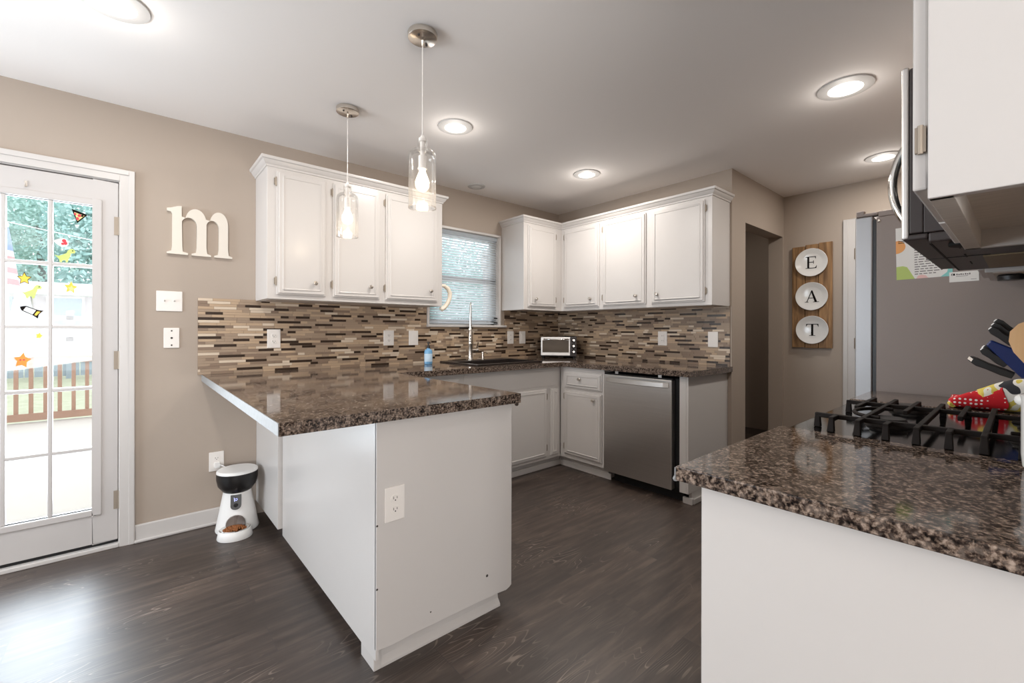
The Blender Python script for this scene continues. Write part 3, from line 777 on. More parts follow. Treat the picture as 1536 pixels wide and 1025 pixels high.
db = thing('drawer_cabinet', 'white base cabinet with one drawer over one door beside the dishwasher', 'base cabinet', (XB, 2.4, 0))
b = MB(); b.box(XK, XB-.002, 2.190, YS-.002, .095, CB-.001); b.box(XK+.056, XB-.002, 2.190, YS+.054, 0, .0945); b.build('body', M['cab'], db, bevel=.002)
b = MB(); b.box(XK+.044, XK+.0545, 2.158, YS+.04, 0, .05); b.build('toe_molding', M['trim'], db, bevel=.004)
TBK = frame((XK, 0, 0), (0, -1, 0), (-1, 0, 0))
cab_door(db, TBK, -2.612, -2.210, .704, .846, 0, (-2.428, .790), None, name='drawer')
cab_door(db, TBK, -2.612, -2.210, .130, .682, 0, (-2.280, .630), 'l', hz=(.196, .630))

ep = thing('end_panel_cabinet', 'white end panel and filler strip to the right of the dishwasher', 'panel', (XB-.3, 1.53, 0))
b = MB(); b.box(XK, XK+.02, 1.504, 1.552, .085, CB-.001); b.build('filler_strip', M['cab'], ep, bevel=.002)
b = MB(); b.box(XK+.0005, XB-.002, 1.488, 1.5035, .085, CB-.001); b.box(XK+.055, XB-.002, 1.490, 1.512, 0, .085); b.build('side_panel', M['cab'], ep, bevel=.0015)
b = MB(); b.box(XK+.043, XK+.066, 1.483, 1.552, 0, .045); b.box(XK+.066, XB-.002, 1.478, 1.489, 0, .040); b.build('toe_molding', M['trim'], ep, bevel=.005)

# ------------------------------------------------------------------ worktops
def sink_hole_boxes(b):
    pass
wt = thing('countertop', 'brown speckled granite-look worktop running from the peninsula round under the window to the dishwasher', 'countertop', (1.5, 3.0, CB))
SHX0, SHX1, SHY0, SHY1 = 2.02, 2.66, 2.74, 3.12
b = MB()
b.box(.331, 1.285, 1.428, 2.612, CB, CT)
b.box(.331, SHX0, 2.612, YA-.002, CB, CT)
b.box(SHX0, SHX1, 2.612, SHY0, CB, CT); b.box(SHX0, SHX1, SHY1, YA-.002, CB, CT)
b.box(SHX1, XB-.002, 2.612, YA-.002, CB, CT)
b.box(2.832, XB-.002, 1.452, 2.612, CB, CT)
top = b.build('top_surface', M['granite'], wt)
bm = bmesh.new(); bm.from_mesh(top.data)
bmesh.ops.remove_doubles(bm, verts=bm.verts, dist=1e-5); bm.to_mesh(top.data); bm.free()
b = MB(); b.box(.3285, .3309, 1.430, YA-.003, CB+.001, CT-.001); lab(b.build('edge_band', M['edge'], wt), 'pale worn edge band on the left end')
b = MB(); b.sphere((1.268, 1.436, CB-.004), .010, 10); lab(b.build('corner_drip', M['granite'], wt, smooth=60), 'loose laminate corner')
nt_ = thing('countertop', 'brown speckled worktop in the foreground, left of the gas range', 'countertop', (1.13, .13, CB))
b = MB(); b.box(.838, 1.428, YC+.001, .4625, CB+.010, CT); b.build('top_surface', M['granite'], nt_, bevel=.003, seg=2)
b = MB(); b.box(.8405, .858, .463, .4655, CB+.014, CT-.004); b.sphere((.846, .466, CB+.012), .006, 8); lab(b.build('edge_band', M['edge'], nt_), 'pale worn edge band')
fc = thing('countertop', 'short brown speckled worktop between the gas range and the refrigerator', 'countertop', (2.39, .13, CB))
b = MB(); b.box(2.202, 2.590, YC+.001, .4625, CB+.010, CT); b.build('top_surface', M['granite'], fc, bevel=.006, seg=3)
nb = thing('base_cabinet', 'white base cabinet end in the foreground below the granite worktop', 'base cabinet', (1.15, .1, 0))
b = MB(); b.box(.870, 1.426, YC+.001, .424, .0, CB+.009); b.build('body', M['cab'], nb, bevel=.002)
cab_door(nb, frame((0, .424, 0), (-1, 0, 0), (0, 1, 0)), -1.40, -.90, .13, .68, .0005, (-1.36, .62), 'r')
cab_door(nb, frame((0, .424, 0), (-1, 0, 0), (0, 1, 0)), -1.40, -.90, .70, .86, .0005, (-1.15, .78), None, name='drawer')
fb = thing('base_cabinet', 'white base cabinet hidden under the short worktop next to the refrigerator', 'base cabinet', (2.39, .1, 0))
b = MB(); b.box(2.206, 2.586, YC+.001, .424, .0, CB+.009); b.build('body', M['cab'], fb, bevel=.002)
cab_door(fb, frame((0, .424, 0), (-1, 0, 0), (0, 1, 0)), -2.57, -2.22, .13, .86, .0005, (-2.27, .80), 'l')

# ------------------------------------------------------------------ dishwasher
dw = thing('dishwasher', 'stainless steel dishwasher with a bowed bar handle', 'dishwasher', (XB-.3, 1.88, 0))
b = MB(); b.box(XK+.03, XB-.01, 1.558, 2.186, .09, .862); b.build('tub', M['dark'], dw)
b = MB(); b.box(XK+.075, XK+.09, 1.556, 2.146, 0.0, .09); b.build('toe_kick', M['dark'], dw)
TD = frame((XK, 0, 0), (0, -1, 0), (-1, 0, 0))
b = MB(TD); b.box(-2.180, -1.600, .088, .852, -.028, .020); ddoor = b.build('door', M['steel'], dw, bevel=.004)
b = MB(TD); b.box(-2.180, -1.600, .8525, .862, -.028, .010); b.build('control_strip', M['black'], dw)
b = MB(TD)
hp = [(-2.150+.53*t, .815, .022+.034*math.sin(PI*min(1, max(0, t)))**.55) for t in [k/16 for k in range(17)]]
for i in range(16):
    (x0, z0, w0), (x1, z1, w1) = hp[i], hp[i+1]
    b.hexa([(x0, z0-.020, w0-.004), (x0, z0+.020, w0-.004), (x0, z0+.015, w0+.009), (x0, z0-.015, w0+.009)], [(x1, z1-.020, w1-.004), (x1, z1+.020, w1-.004), (x1, z1+.015, w1+.009), (x1, z1-.015, w1+.009)])
b.build('handle', M['satin_light'], ddoor, smooth=45)
for y in (2.07, 1.70):
    b = MB(TD); b.box(-y-.014, -y+.014, .858, .884, -.002, .004); b.build('mounting_bracket', M['steel_light'], dw, bevel=.001)

# ------------------------------------------------------------------ sink, faucet, soap
sn = thing('kitchen_sink', 'dark composite drop-in sink under the kitchen window', 'sink', ((SHX0+SHX1)/2, (SHY0+SHY1)/2, CT-.18))
b = MB()
t = .012
b.box(SHX0+.004, SHX0+t, SHY0+.004, SHY1-.004, CT-.18, CT); b.box(SHX1-t, SHX1-.004, SHY0+.004, SHY1-.004, CT-.18, CT)
b.box(SHX0+t, SHX1-t, SHY0+.004, SHY0+t, CT-.18, CT); b.box(SHX0+t, SHX1-t, SHY1-t, SHY1-.004, CT-.18, CT); b.box(SHX0+t, SHX1-t, SHY0+t, SHY1-t, CT-.18, CT-.17)
b.build('basin', M['sink'], sn)
b = MB()
rx0, rx1, ry0, ry1 = SHX0-.03, SHX1+.03, SHY0-.03, SHY1+.125
b.box(rx0, SHX0+t, ry0, ry1, CT+.0005, CT+.011); b.box(SHX1-t, rx1, ry0, ry1, CT+.0005, CT+.011); b.box(SHX0+t, SHX1-t, ry0, SHY0+t, CT+.0005, CT+.011); b.box(SHX0+t, SHX1-t, SHY1-t, ry1, CT+.0005, CT+.011)
b.build('rim', M['sink'], sn, bevel=.004)
b = MB(); b.lathe([(.045, 0), (.045, .003), (.02, .004), (0, .002)], (2.34, 2.93, CT-.17), 20); b.build('drain', M['chrome'], sn, smooth=40)
FX, FY, FZ = 2.274, 3.195, CT+.011
FD = Vector((-FX, -FY, 0)).normalized(); FDX, FDY = FD.x, FD.y
fa = thing('kitchen_faucet', 'tall brushed nickel spring pull-down faucet behind the sink', 'faucet', (FX, FY, FZ))
b = MB(); b.lathe([(.028, 0), (.028, .006), (.022, .012), (.0205, .03), (.0205, .135), (.0225, .14), (.0225, .148)], (FX, FY, FZ), 24); b.build('base_column', M['nickel'], fa, smooth=40)
b = MB(); b.lathe([(.021, .148), (.021, .245), (.017, .252), (.014, .275), (.014, .31)], (FX, FY, FZ), 24); sh_ = b.build('docking_column', M['nickel'], fa, smooth=40)
b = MB()
for z in (.188, .214): b.sphere((FX+FDX*.128, FY+FDY*.128, FZ+z), .006, 10)
lab(b.build('buttons', M['black'], fa, smooth=60), 'round black spray buttons')
b = MB()
pts = []
for k in range(200):
    t_ = k/199
    z = .28+.190*t_
    a = 2*PI*16*t_
    pts.append((FX+.0115*math.cos(a), FY+.0115*math.sin(a), FZ+z))
b.tube(pts, .0028, 6); b.build('spring', M['chrome'], fa, smooth=60)
b = MB(); ap = [(FX, FY, FZ+.26)]+[(FX, FY, FZ+.26+.03*k) for k in range(1, 8)]
b.tube(ap, .009, 10)
arc = [(FX+FDX*(.055-.055*math.cos(a)), FY+FDY*(.055-.055*math.cos(a)), FZ+.470+.032*math.sin(a)) for a in [PI*k/10 for k in range(11)]]
b.tube(arc, .010, 10); b.tube([(FX+.11*FDX, FY+.11*FDY, FZ+.470), (FX+.11*FDX, FY+.11*FDY, FZ+.25)], .010, 10)
b.build('hose', M['chrome'], fa, smooth=60)
b = MB(); b.lathe([(.013, 0), (.017, -.02), (.019, -.08), (.021, -.10), (.019, -.104), (0, -.104)], (FX+.11*FDX, FY+.11*FDY, FZ+.265), 18); b.build('spray_head', M['nickel'], fa, smooth=40)
b = MB(); b.bar((FX+.02*FDX, FY+.02*FDY, FZ+.268), (FX+.095*FDX, FY+.095*FDY, FZ+.268), .012, .008); b.ring(.0135, .020, -.006, .006, (FX+.11*FDX, FY+.11*FDY, FZ+.27), 20); b.build('support_arm', M['nickel'], fa)
b = MB(); b.lathe([(.013, .0), (.013, .035), (.017, .037), (.017, .060), (0, .062)], (FX+.02, FY, FZ+.085), 16, axis=0); b.bar((FX+.066, FY, FZ+.09), (FX+.078, FY-.01, FZ+.155), .010, .007); b.build('lever', M['nickel'], fa, smooth=40)
SDX, SDY = 2.415, 3.20
sd = thing('soap_dispenser', 'small nickel built-in soap pump to the right of the faucet', 'soap dispenser', (SDX, SDY, FZ))
b = MB(); b.lathe([(.018, 0), (.018, .006), (.012, .010), (.011, .055), (.014, .058), (.014, .068), (0, .070)], (SDX, SDY, FZ), 18); b.build('pump_body', M['nickel'], sd, smooth=40)
b = MB(); b.tube([(SDX, SDY, FZ+.062), (SDX, SDY-.05, FZ+.064), (SDX, SDY-.062, FZ+.054)], .006, 8); b.build('spout', M['nickel'], sd, smooth=60)
BX, BY = 1.815, 3.13
sb = thing('soap_bottle', 'blue hand soap bottle with a black pump on the counter left of the sink', 'soap bottle', (BX, BY, CT))
b = MB(); b.lathe([(.030, 0), (.034, .004), (.034, .098), (.030, .112), (.016, .120), (.013, .122), (.013, .128), (0, .128)], (BX, BY, CT+.0005), 24, sy=.75); b.build('bottle', M['blue_soap'], sb, smooth=40)
b = MB(); b.lathe([(.0346, .022), (.0346, .085)], (BX, BY, CT), 24, sy=.76); b.f = b.f[:24]; b.m = b.m[:24]; lab(b.build('label_sticker', M['soap_label'], sb, smooth=60), 'pale blue paper label')
b = MB(); b.lathe([(.0125, .0), (.0135, .003), (.0115, .020), (.005, .022), (.005, .036), (.011, .038), (.010, .048), (0, .049)], (BX, BY, CT+.1285), 16); b.tube([(BX, BY, CT+.171), (BX, BY-.030, CT+.170)], .0045, 8); b.build('pump', M['black'], sb, smooth=40)

# ------------------------------------------------------------------ toaster oven
to = thing('toaster_oven', 'small stainless and black toaster oven standing in the counter corner', 'toaster oven', (3.17, 2.972, CT), math.atan2(-.757, .654)+0.03)
LT = local(to)          # local x = along the front (to the right as seen), y = depth away from the camera
b = MB(LT); b.box(-.175, .175, 0, .19, .016, .212); b.build('body', M['black'], to, bevel=.008)
b = MB(LT); b.box(-.172, .112, -.012, -.0005, .028, .208); tdoor = b.build('door', M['steel'], to, bevel=.003)
b = MB(LT); b.box(-.158, .098, -.0145, -.0121, .058, .178); lab(b.build('window', M['toaster_glass'], tdoor), 'smoked glass oven window')
b = MB(LT); b.tube([(-.145, -.013, .186), (-.140, -.034, .187), (-.06, -.040, .184), (.02, -.040, .184), (.09, -.034, .187), (.096, -.013, .186)], .007, 8); b.build('handle', M['chrome'], tdoor, smooth=60)
b = MB(LT); b.box(.1125, .172, -.010, -.0005, .022, .208); b.build('control_panel', M['mw_side'], to, bevel=.002)
for z in (.178, .122, .066):
    b = MB(LT); b.lathe([(.022, 0), (.021, -.012), (.016, -.020), (0, -.021)], (.143, -.0102, z), 20, axis=1); kb = b.build('knob', M['black'], to, smooth=40)
    b = MB(LT); b.lathe([(.0125, 0), (.011, -.003), (0, -.0032)], (.143, -.0312, z), 16, axis=1); lab(b.build('knob_cap', M['chrome'], kb, smooth=40), 'bright chrome knob cap')
for x in (-.15, .15):
    for y in (.02, .17):
        b = MB(LT); b.lathe([(.012, 0), (.014, .016)], (x, y, 0.0005), 12); b.build('foot', M['black'], to, smooth=40)

# ------------------------------------------------------------------ gas range
RX0, RX1 = 1.434, 2.196
ra_ = thing('gas_range', 'freestanding gas range with a black cooktop between two speckled worktops', 'range', ((RX0+RX1)/2, .1, 0))
b = MB(); b.box(RX0, RX1, YC+.004, .42, .02, .905); b.build('body', M['steel'], ra_)
b = MB(); b.box(RX0-.002, RX1+.002, YC+.004, .445, .9055, .922); b.build('cooktop', M['enamel'], ra_, bevel=.006, seg=3)
b = MB(); b.box(RX0+.004, RX1-.004, .4205, .470, .80, .905); pnl = b.build('control_panel', M['steel'], ra_, bevel=.008)
for k in range(5):
    x = RX0+.10+k*.14
    b = MB(); b.lathe([(.020, 0), (.022, .004), (.019, .030), (0, .032)], (x, .4705, .850), 20, axis=1); b.build('knob', M['black'], ra_, smooth=40)
b = MB(); b.box(RX0+.006, RX1-.006, .4205, .452, .19, .79); od = b.build('oven_door', M['steel'], ra_, bevel=.004)
b = MB(); b.box(RX0+.10, RX1-.10, .4522, .4545, .32, .62); b.build('window', M['enamel'], od)
b = MB(); b.tube([(RX0+.06, .453, .735), (RX0+.06, .495, .735), (RX1-.06, .495, .735), (RX1-.06, .453, .735)], .012, 10); b.build('handle', M['steel_light'], od, smooth=60)
b = MB(); b.box(RX0+.006, RX1-.006, .4205, .446, .04, .175); b.build('storage_drawer', M['steel'], ra_, bevel=.004)
b = MB(); b.box(RX0+.02, RX1-.02, YC+.05, .37, 0, .02); b.build('plinth', M['dark'], ra_)
burners = ((1.68, .26), (1.68, -.03), (2.03, .26), (2.03, -.03))
for (x, y) in burners:
    b = MB(); b.lathe([(.055, 0), (.050, .008), (.040, .012)], (x, y, .9225), 24); bn = b.build('burner_base', M['iron'], ra_, smooth=40)
    b = MB(); b.lathe([(.042, 0), (.044, .004), (.040, .011), (0, .012)], (x, y, .9348), 24); b.build('burner_cap', M['black'], bn, smooth=40)
ZG = .957
def grate(x0, xa, xb, x1, ys, name='grate'):
    g = MB(); w, h = .012, .013
    def leg(x, y, dx):
        g.hexa([(x-w/2, y-w/2, ZG-h/2), (x+w/2, y-w/2, ZG-h/2), (x+w/2, y+w/2, ZG-h/2), (x-w/2, y+w/2, ZG-h/2)][::1],
               [(x-w/2, y-w/2, ZG+h/2), (x+w/2, y-w/2, ZG+h/2), (x+w/2, y+w/2, ZG+h/2), (x-w/2, y+w/2, ZG+h/2)])
        g.hexa([(x+dx-w*.7, y-w*.7, .9225), (x+dx+w*.7, y-w*.7, .9225), (x+dx+w*.7, y+w*.7, .9225), (x+dx-w*.7, y+w*.7, .9225)],
               [(x-w/2, y-w/2, ZG), (x+w/2, y-w/2, ZG), (x+w/2, y+w/2, ZG), (x-w/2, y+w/2, ZG)])
    for x in (xa, xb): g.bar((x, ys[0]+.045, ZG), (x, ys[-1]-.02, ZG), w, h)
    for i, y in enumerate(ys):
        if i % 2 == 1: g.bar((x0, y, ZG), (x1, y, ZG), w, h)
        else:
            g.bar((x0, y, ZG), (xa+.005, y, ZG), w, h); g.bar((xb-.120, y, ZG), (x1, y, ZG), w, h)
        leg(x0, y, -.006); leg(x1, y, .006)
    for x in (xa, xb):
        leg(x, ys[0]+.045, 0); leg(x, ys[-1]-.02, 0)
    return g
g = grate(1.462, 1.512, 1.860, 2.000, (.346, .288, .230, .172, .115, .058, .000, -.058, -.115, -.155))
g.tube([(1.68+.10*math.sin(a), .262+.075*math.cos(a), ZG) for a in [-PI/2+PI*k/12 for k in range(13)]], .006, 6)
g.tube([(1.68+.10*math.sin(a), .020-.075*math.cos(a), ZG) for a in [-PI/2+PI*k/12 for k in range(13)]], .006, 6)
tag(g.build('burner_grate', M['iron'], loc=(1.68, .11, .9225), bevel=.002), 'black cast iron grate with long bars over the cooktop burners', 'grate')

# ------------------------------------------------------------------ over-the-range microwave
mo = thing('microwave_oven', 'stainless over-the-range microwave seen from its dark side', 'microwave', (1.82, YC, 1.42))
MX0, MX1 = 1.442, 2.204
b = MB(); b.box(MX0, MX1, YC+.002, .158, 1.436, 1.842); b.build('body', M['mw_side'], mo, bevel=.002)
b = MB(); b.box(MX0+.002, MX1-.002, YC+.004, .150, 1.412, 1.4355); b.box(MX0+.001, MX1-.001, .1505, .196, 1.421, 1.4355); b.build('bottom_tray', M['mw_side'], mo, bevel=.004)
b = MB()
b.box(MX0+.02, MX1-.02, .146, .150, 1.4105, 1.4118); b.box(MX0+.34, MX0+.344, .06, .19, 1.4105, 1.4118)
for k in range(3): b.box(MX0+.09+k*.2, MX0+.16+k*.2, .105, .108, 1.4105, 1.4118)
b.lathe([(.04, 0), (.04, -.008), (0, -.009)], (MX0+.06, .08, 1.4118), 16)
lab(b.build('vent_slots', M['dark'], mo), 'dark vents and seams on the underside')
b = MB(); b.box(MX0+.36, MX1-.06, -.11, .075, 1.4085, 1.4118); lab(b.build('grease_filter', M['mesh'], mo), 'bronze mesh grease filter')
b = MB(); b.box(MX0, MX1, .1585, .184, 1.437, 1.842); md_ = b.build('door', M['mw_side'], mo, bevel=.003)
b = MB(); b.box(MX0-.0005, MX1+.0005, .1845, .199, 1.424, 1.848); b.build('door_frame', M['satin_light'], md_, bevel=.005, seg=3)
b = MB(); b.box(MX0+.06, MX1-.22, .1992, .2005, 1.49, 1.79); b.build('window', M['enamel'], md_)
hx = 1.74
b = MB()
hpts = [(hx, .200+.060*max(0, math.sin(PI*t))**.65, 1.492+.285*t) for t in [k/14 for k in range(15)]]
b.tube(hpts, .011, 10); b.build('handle', M['chrome'], md_, smooth=60)

# ------------------------------------------------------------------ refrigerator and its papers
RFX = 2.606
rf = thing('refrigerator', 'stainless refrigerator with a slate grey side, right of the passage door', 'refrigerator', (3.05, .1, 0))
b = MB(); b.box(RFX, 3.51, YC+.01, .446, .03, 1.725); b.build('body', M['slate'], rf, bevel=.004)
b = MB(); b.box(RFX+.006, 3.50, .4465, .459, .10, 1.715); b.build('gasket', M['black'], rf)
for (x0, x1, z0, z1) in ((RFX, 3.053, .62, 1.735), (3.063, 3.51, .62, 1.735), (RFX, 3.51, .10, .61)):
    b = MB(); b.box(x0, x1, .4595, .525, z0, z1); dd = b.build('door', M['satin'], rf, bevel=.006, seg=3)
    if z0 > .5:
        hx_ = 3.02 if x0 < 2.9 else 3.096
        b = MB(); b.tube([(hx_, .5255, .75), (hx_, .570, .77), (hx_, .570, 1.50), (hx_, .5255, 1.52)], .011, 10); b.build('handle', M['steel_light'], dd, smooth=60)
    else:
        b = MB(); b.tube([(2.72, .5255, .55), (2.72, .570, .55), (3.40, .570, .55), (3.40, .5255, .55)], .011, 10); b.build('handle', M['steel_light'], dd, smooth=60)
for x0, x1 in ((RFX+.002, RFX+.10), (3.41, 3.508)):
    b = MB(); b.box(x0, x1, .30, .44, 1.7255, 1.752); b.box(x0, x0+.05, .44, .500, 1.7355, 1.750); b.box(x0, x0+.03, .490, .522, 1.7355, 1.764); b.build('hinge_cover', M['slate'], rf, bevel=.004)
b = MB(); b.box(RFX+.04, 3.47, YC+.05, .40, 0, .03); b.build('plinth', M['dark'], rf)
b = MB(); b.sphere((RFX-.001, .436, 1.705), .007, 10); b.build('screw', M['nickel'], rf, smooth=60)
TR = frame((RFX, 0, 0), (0, -1, 0), (-1, 0, 0))
pp = thing('notice_sheet', 'white printed notice with orange, green and teal blobs stuck on the refrigerator side', 'paper', (RFX, .29, 1.43))
def tilt(poly, c, a): return [(c[0]+(x-c[0])*math.cos(a)-(z-c[1])*math.sin(a), c[1]+(x-c[0])*math.sin(a)+(z-c[1])*math.cos(a)) for x, z in poly]
pc = (-.374, 1.428); ta = .018
b = MB(TR); b.prism(tilt([(-.374, 1.428), (-.195, 1.428), (-.195, 1.66), (-.374, 1.66)], pc, ta), .0004, .0010); b.build('sheet', M['paper'], pp)
def blob(poly, mm, nm, lb):
    b = MB(TR); b.prism(tilt(poly, pc, ta), .0011, .0014); lab(b.build(nm, mm, pp), lb)
blob([(-.374, 1.545)]+[(-.374+.031*math.sin(PI*k/10)*1.05, 1.575-.030*math.cos(PI*k/10)) for k in range(1, 10)]+[(-.374, 1.602)], M['orange'], 'printed_shape', 'orange printed blob')
blob([(-.374, 1.428), (-.313, 1.428), (-.322, 1.448), (-.330, 1.466), (-.338, 1.482), (-.352, 1.488), (-.374, 1.486)], M['green'], 'printed_shape', 'lime green printed blob')
blob([(-.308, 1.428), (-.270, 1.428), (-.278, 1.440), (-.292, 1.444), (-.303, 1.440)], M['pink'], 'printed_shape', 'pink printed blob')
blob([(-.232, 1.428), (-.195, 1.428), (-.195, 1.478), (-.206, 1.468), (-.212, 1.446)], M['teal'], 'printed_shape', 'teal printed blob')
b = MB(TR); rnd = random.Random(4)
for k in range(13):
    z = 1.446+k*.0105; x = -.313
    xe = -.215-(0.01 if k % 3 else .03)
    while x < xe:
        l = rnd.uniform(.008, .020); b.prism(tilt([(x, z), (min(x+l, xe), z), (min(x+l, xe), z+.0036), (x, z+.0036)], pc, ta), .0011, .0013); x += l+.004
b.build('printed_text', M['grey_ink'], pp)
b = MB(TR)
for z in (1.590, 1.597): b.prism(tilt([(-.366, z), (-.345, z), (-.345, z+.003), (-.366, z+.003)], pc, ta), .0015, .0017)
b.build('printed_heading', M['ink'], pp)
cd = thing('business_card', 'small white card with a black square logo stuck on the refrigerator below the notice', 'card', (RFX, .163, 1.403))
cc = (-.205, 1.404)
b = MB(TR); b.prism(tilt([(-.205, 1.404), (-.119, 1.404), (-.119, 1.441), (-.124, 1.446), (-.205, 1.446)], cc, .012), .0016, .0024); b.build('card_sheet', M['paper'], cd)
b = MB(TR)
b.prism(tilt([(-.199, 1.431), (-.188, 1.431), (-.188, 1.4395), (-.199, 1.4395)], cc, .012), .0025, .0027, 0)
b.prism(tilt([(-.1975, 1.4325), (-.193, 1.4325), (-.193, 1.4368), (-.1975, 1.4368)], cc, .012), .0028, .0030, 1)
b.build('logo', [M['ink'], M['paper']], cd)
b = MB(TR)
for i, x in enumerate((-.184, -.178, -.172, -.166, -.159, -.153, -.147)): b.prism(tilt([(x, 1.432), (x+.004, 1.432), (x+.004, 1.4385-(i % 2)*.0015), (x, 1.4385-(i % 2)*.0015)], cc, .012), .0025, .0027)
for (x0, x1, z) in ((-.185, -.150, 1.4265), (-.142, -.126, 1.4115)): b.prism(tilt([(x0, z), (x1, z), (x1, z+.0016), (x0, z+.0016)], cc, .012), .0025, .0027)
b.build('printed_text', M['grey_ink'], cd)

# ------------------------------------------------------------------ knives, towel, utensil crock on the worktops
kb_ = thing('knife_block', 'navy blue slanted knife block at the back of the short worktop', 'knife block', (2.36, -.08, CT))
b = MB()
b.prism([(-.165, CT+.0008), (-.03, CT+.0008), (.004, 1.035), (.090, 1.150), (.078, 1.168), (.028, 1.140), (-.045, 1.190), (-.150, 1.02)], 2.335, 2.415, 0, (1, 2, 0))
b.build('block', M['navy'], kb_, bevel=.004)
kax = Vector((0, .77, .64))
knife_specs = [(2.347, .012, 1.146, .092, 'top row, nearest the camera'), (2.374, .000, 1.156, .100, 'top row, middle of the block'), (2.402, -.010, 1.166, .106, 'top row, farthest from the camera'),
               (2.350, .040, 1.078, .082, 'middle row, near side'), (2.392, .040, 1.086, .080, 'middle row, far side'),
               (2.344, .024, 1.042, .112, 'bottom row, nearest the camera'), (2.365, .024, 1.042, .116, 'bottom row, second from the camera'), (2.386, .024, 1.042, .120, 'bottom row, third from the camera'), (2.407, .024, 1.042, .124, 'bottom row, farthest from the camera')]
for (x, y, z, L_, where) in knife_specs:
    low = 'bottom' in where
    ax = Vector((0, .90, .40)).normalized() if low else kax.normalized()
    p0 = Vector((x, y, z)); p1 = p0+ax*L_
    nrm = ax.cross(Vector((1, 0, 0))).normalized()
    k = thing('kitchen_knife', 'black handled knife in the navy block, '+where, 'knife', tuple(p0), group='knives in the block')
    b = MB()
    secs = [(0, .020), (.25, .024), (.6, .021), (.85, .026), (1.0, .018)]
    pts = []
    for t, hgt in secs:
        c = p0+ax*(L_*t)+nrm*(.006*t*t*(-1))
        pts.append([tuple(c+Vector((sx*.0090, 0, 0))+nrm*(sy*hgt/2)) for sx, sy in ((-1, -1), (1, -1), (1, 1), (-1, 1))])
    for i in range(4): b.hexa(pts[i], pts[i+1])
    b.build('handle', M['black'], k, bevel=.002)
    b = MB()
    c = p0+ax*(L_*1.002); b.hexa([tuple(c+Vector((sx*.006, 0, 0))+nrm*(sy*.006)-nrm*.006) for sx, sy in ((-1, -1), (1, -1), (1, 1), (-1, 1))], [tuple(c+ax*.003+Vector((sx*.005, 0, 0))+nrm*(sy*.005)-nrm*.006) for sx, sy in ((-1, -1), (1, -1), (1, 1), (-1, 1))])
    lab(b.build('end_cap', M['chrome'], k), 'bright steel end cap')

def cloth(name, pts_top, mats, label, parent=None):
    pass
tw = thing('dish_towel', 'folded red polka dot towel with yellow and grey print on the worktop beyond the range', 'towel', (2.30, .02, CT))
def lump(fn, nu, nv):
    vs = []; fs = []
    for i in range(nu+1):
        for j in range(nv): vs.append(fn(i/nu, 2*PI*j/nv))
    for i in range(nu):
        for j in range(nv):
            j2 = (j+1) % nv; fs.append((i*nv+j, i*nv+j2, (i+1)*nv+j2, (i+1)*nv+j))
    fs.append(tuple(range(nv))); fs.append(tuple(nu*nv+j for j in range(nv)))
    return vs, fs
def roll_fn(x0, x1, y0, y1, z0, h0, h1, ph):
    def fn(t, a):
        y = y0+(y1-y0)*t
        h = h0+(h1-h0)*t
        xw = (x1-x0)/2
        e = abs(math.cos(a))**.7*(1 if math.cos(a) > 0 else -1); s_ = abs(math.sin(a))**.8*(1 if math.sin(a) > 0 else -1)
        z = z0+h/2+h/2*s_
        z += .006*math.sin(9*t+2*a+ph)*(1 if s_ > 0 else 0)
        return ((x0+x1)/2+xw*e*(1+.06*math.sin(5*t+ph)), y+.008*math.sin(3*a+ph), max(CT+.001, z))
    return fn
b = MB(); vs, fs = lump(roll_fn(2.215, 2.318, .170, .040, CT+.001, .038, .088, .4), 14, 24); b.add(vs, fs); lab(b.build('polka_dot_fold', M['polka'], tw, smooth=80), 'red cloth fold with white dots')
b = MB(); vs, fs = lump(roll_fn(2.222, 2.322, .100, -.140, CT+.001, .075, .165, 1.7), 16, 24); b.add(vs, fs); lab(b.build('printed_fold', M['print'], tw, smooth=80), 'yellow, white and charcoal printed fold')
b = MB(); b.tube([(2.216, .165, CT+.012), (2.24, .173, CT+.014), (2.28, .174, CT+.014), (2.31, .168, CT+.012)], .009, 8); lab(b.build('printed_lining', M['print'], tw, smooth=80), 'charcoal and white printed lining edge')

CRX, CRY, CRR = 1.352, -.062, .066
cr = thing('utensil_crock', 'white ceramic utensil crock at the right edge of the foreground worktop', 'crock', (CRX, CRY, CT))
b = MB(); b.lathe([(.058, 0), (.064, .006), (CRR, .03), (CRR, .135), (CRR+.002, .148), (CRR-.004, .150), (CRR-.006, .140), (CRR-.007, .012), (0, .010)], (CRX, CRY, CT+.0005), 36); b.build('jar', M['ceramic'], cr, smooth=40)
b = MB(); b.sphere((CRX+.02, .002, CT+.135), .012, 12); b.build('lug_handle', M['ceramic'], cr, smooth=60)
ws = thing('wooden_spoon', 'pale wooden paddle spoon standing in the white crock', 'spoon', (CRX, CRY+.02, CT+.02))
b = MB()
axd = (Vector((CRX, -.010, 1.222))-Vector((CRX, CRY+.02, CT+.02))).normalized()
vs = []
side = Vector((0, axd.z, -axd.y)).normalized()
base = Vector((CRX, CRY+.02, CT+.02))
Ltot = (Vector((CRX, -.010, 1.222))-base).length
prof = [(0, .006), (.45, .006), (.60, .009), (.70, .020), (.78, .031), (.86, .035), (.93, .031), (.98, .018), (1.0, .004)]
for (t, wd_) in prof:
    c = base+axd*(Ltot*t)
    vs += [tuple(c+side*wd_+Vector((.004, 0, 0))), tuple(c+side*wd_-Vector((.004, 0, 0))), tuple(c-side*wd_-Vector((.004, 0, 0))), tuple(c-side*wd_+Vector((.004, 0, 0)))]
fs = []
for i in range(len(prof)-1):
    for j in range(4): fs.append((i*4+j, i*4+(j+1) % 4, (i+1)*4+(j+1) % 4, (i+1)*4+j))
fs += [(0, 1, 2, 3), tuple(4*(len(prof)-1)+j for j in range(4))]
b.add(vs, fs); b.build('spoon_body', M['light_wood'], ws, smooth=30)

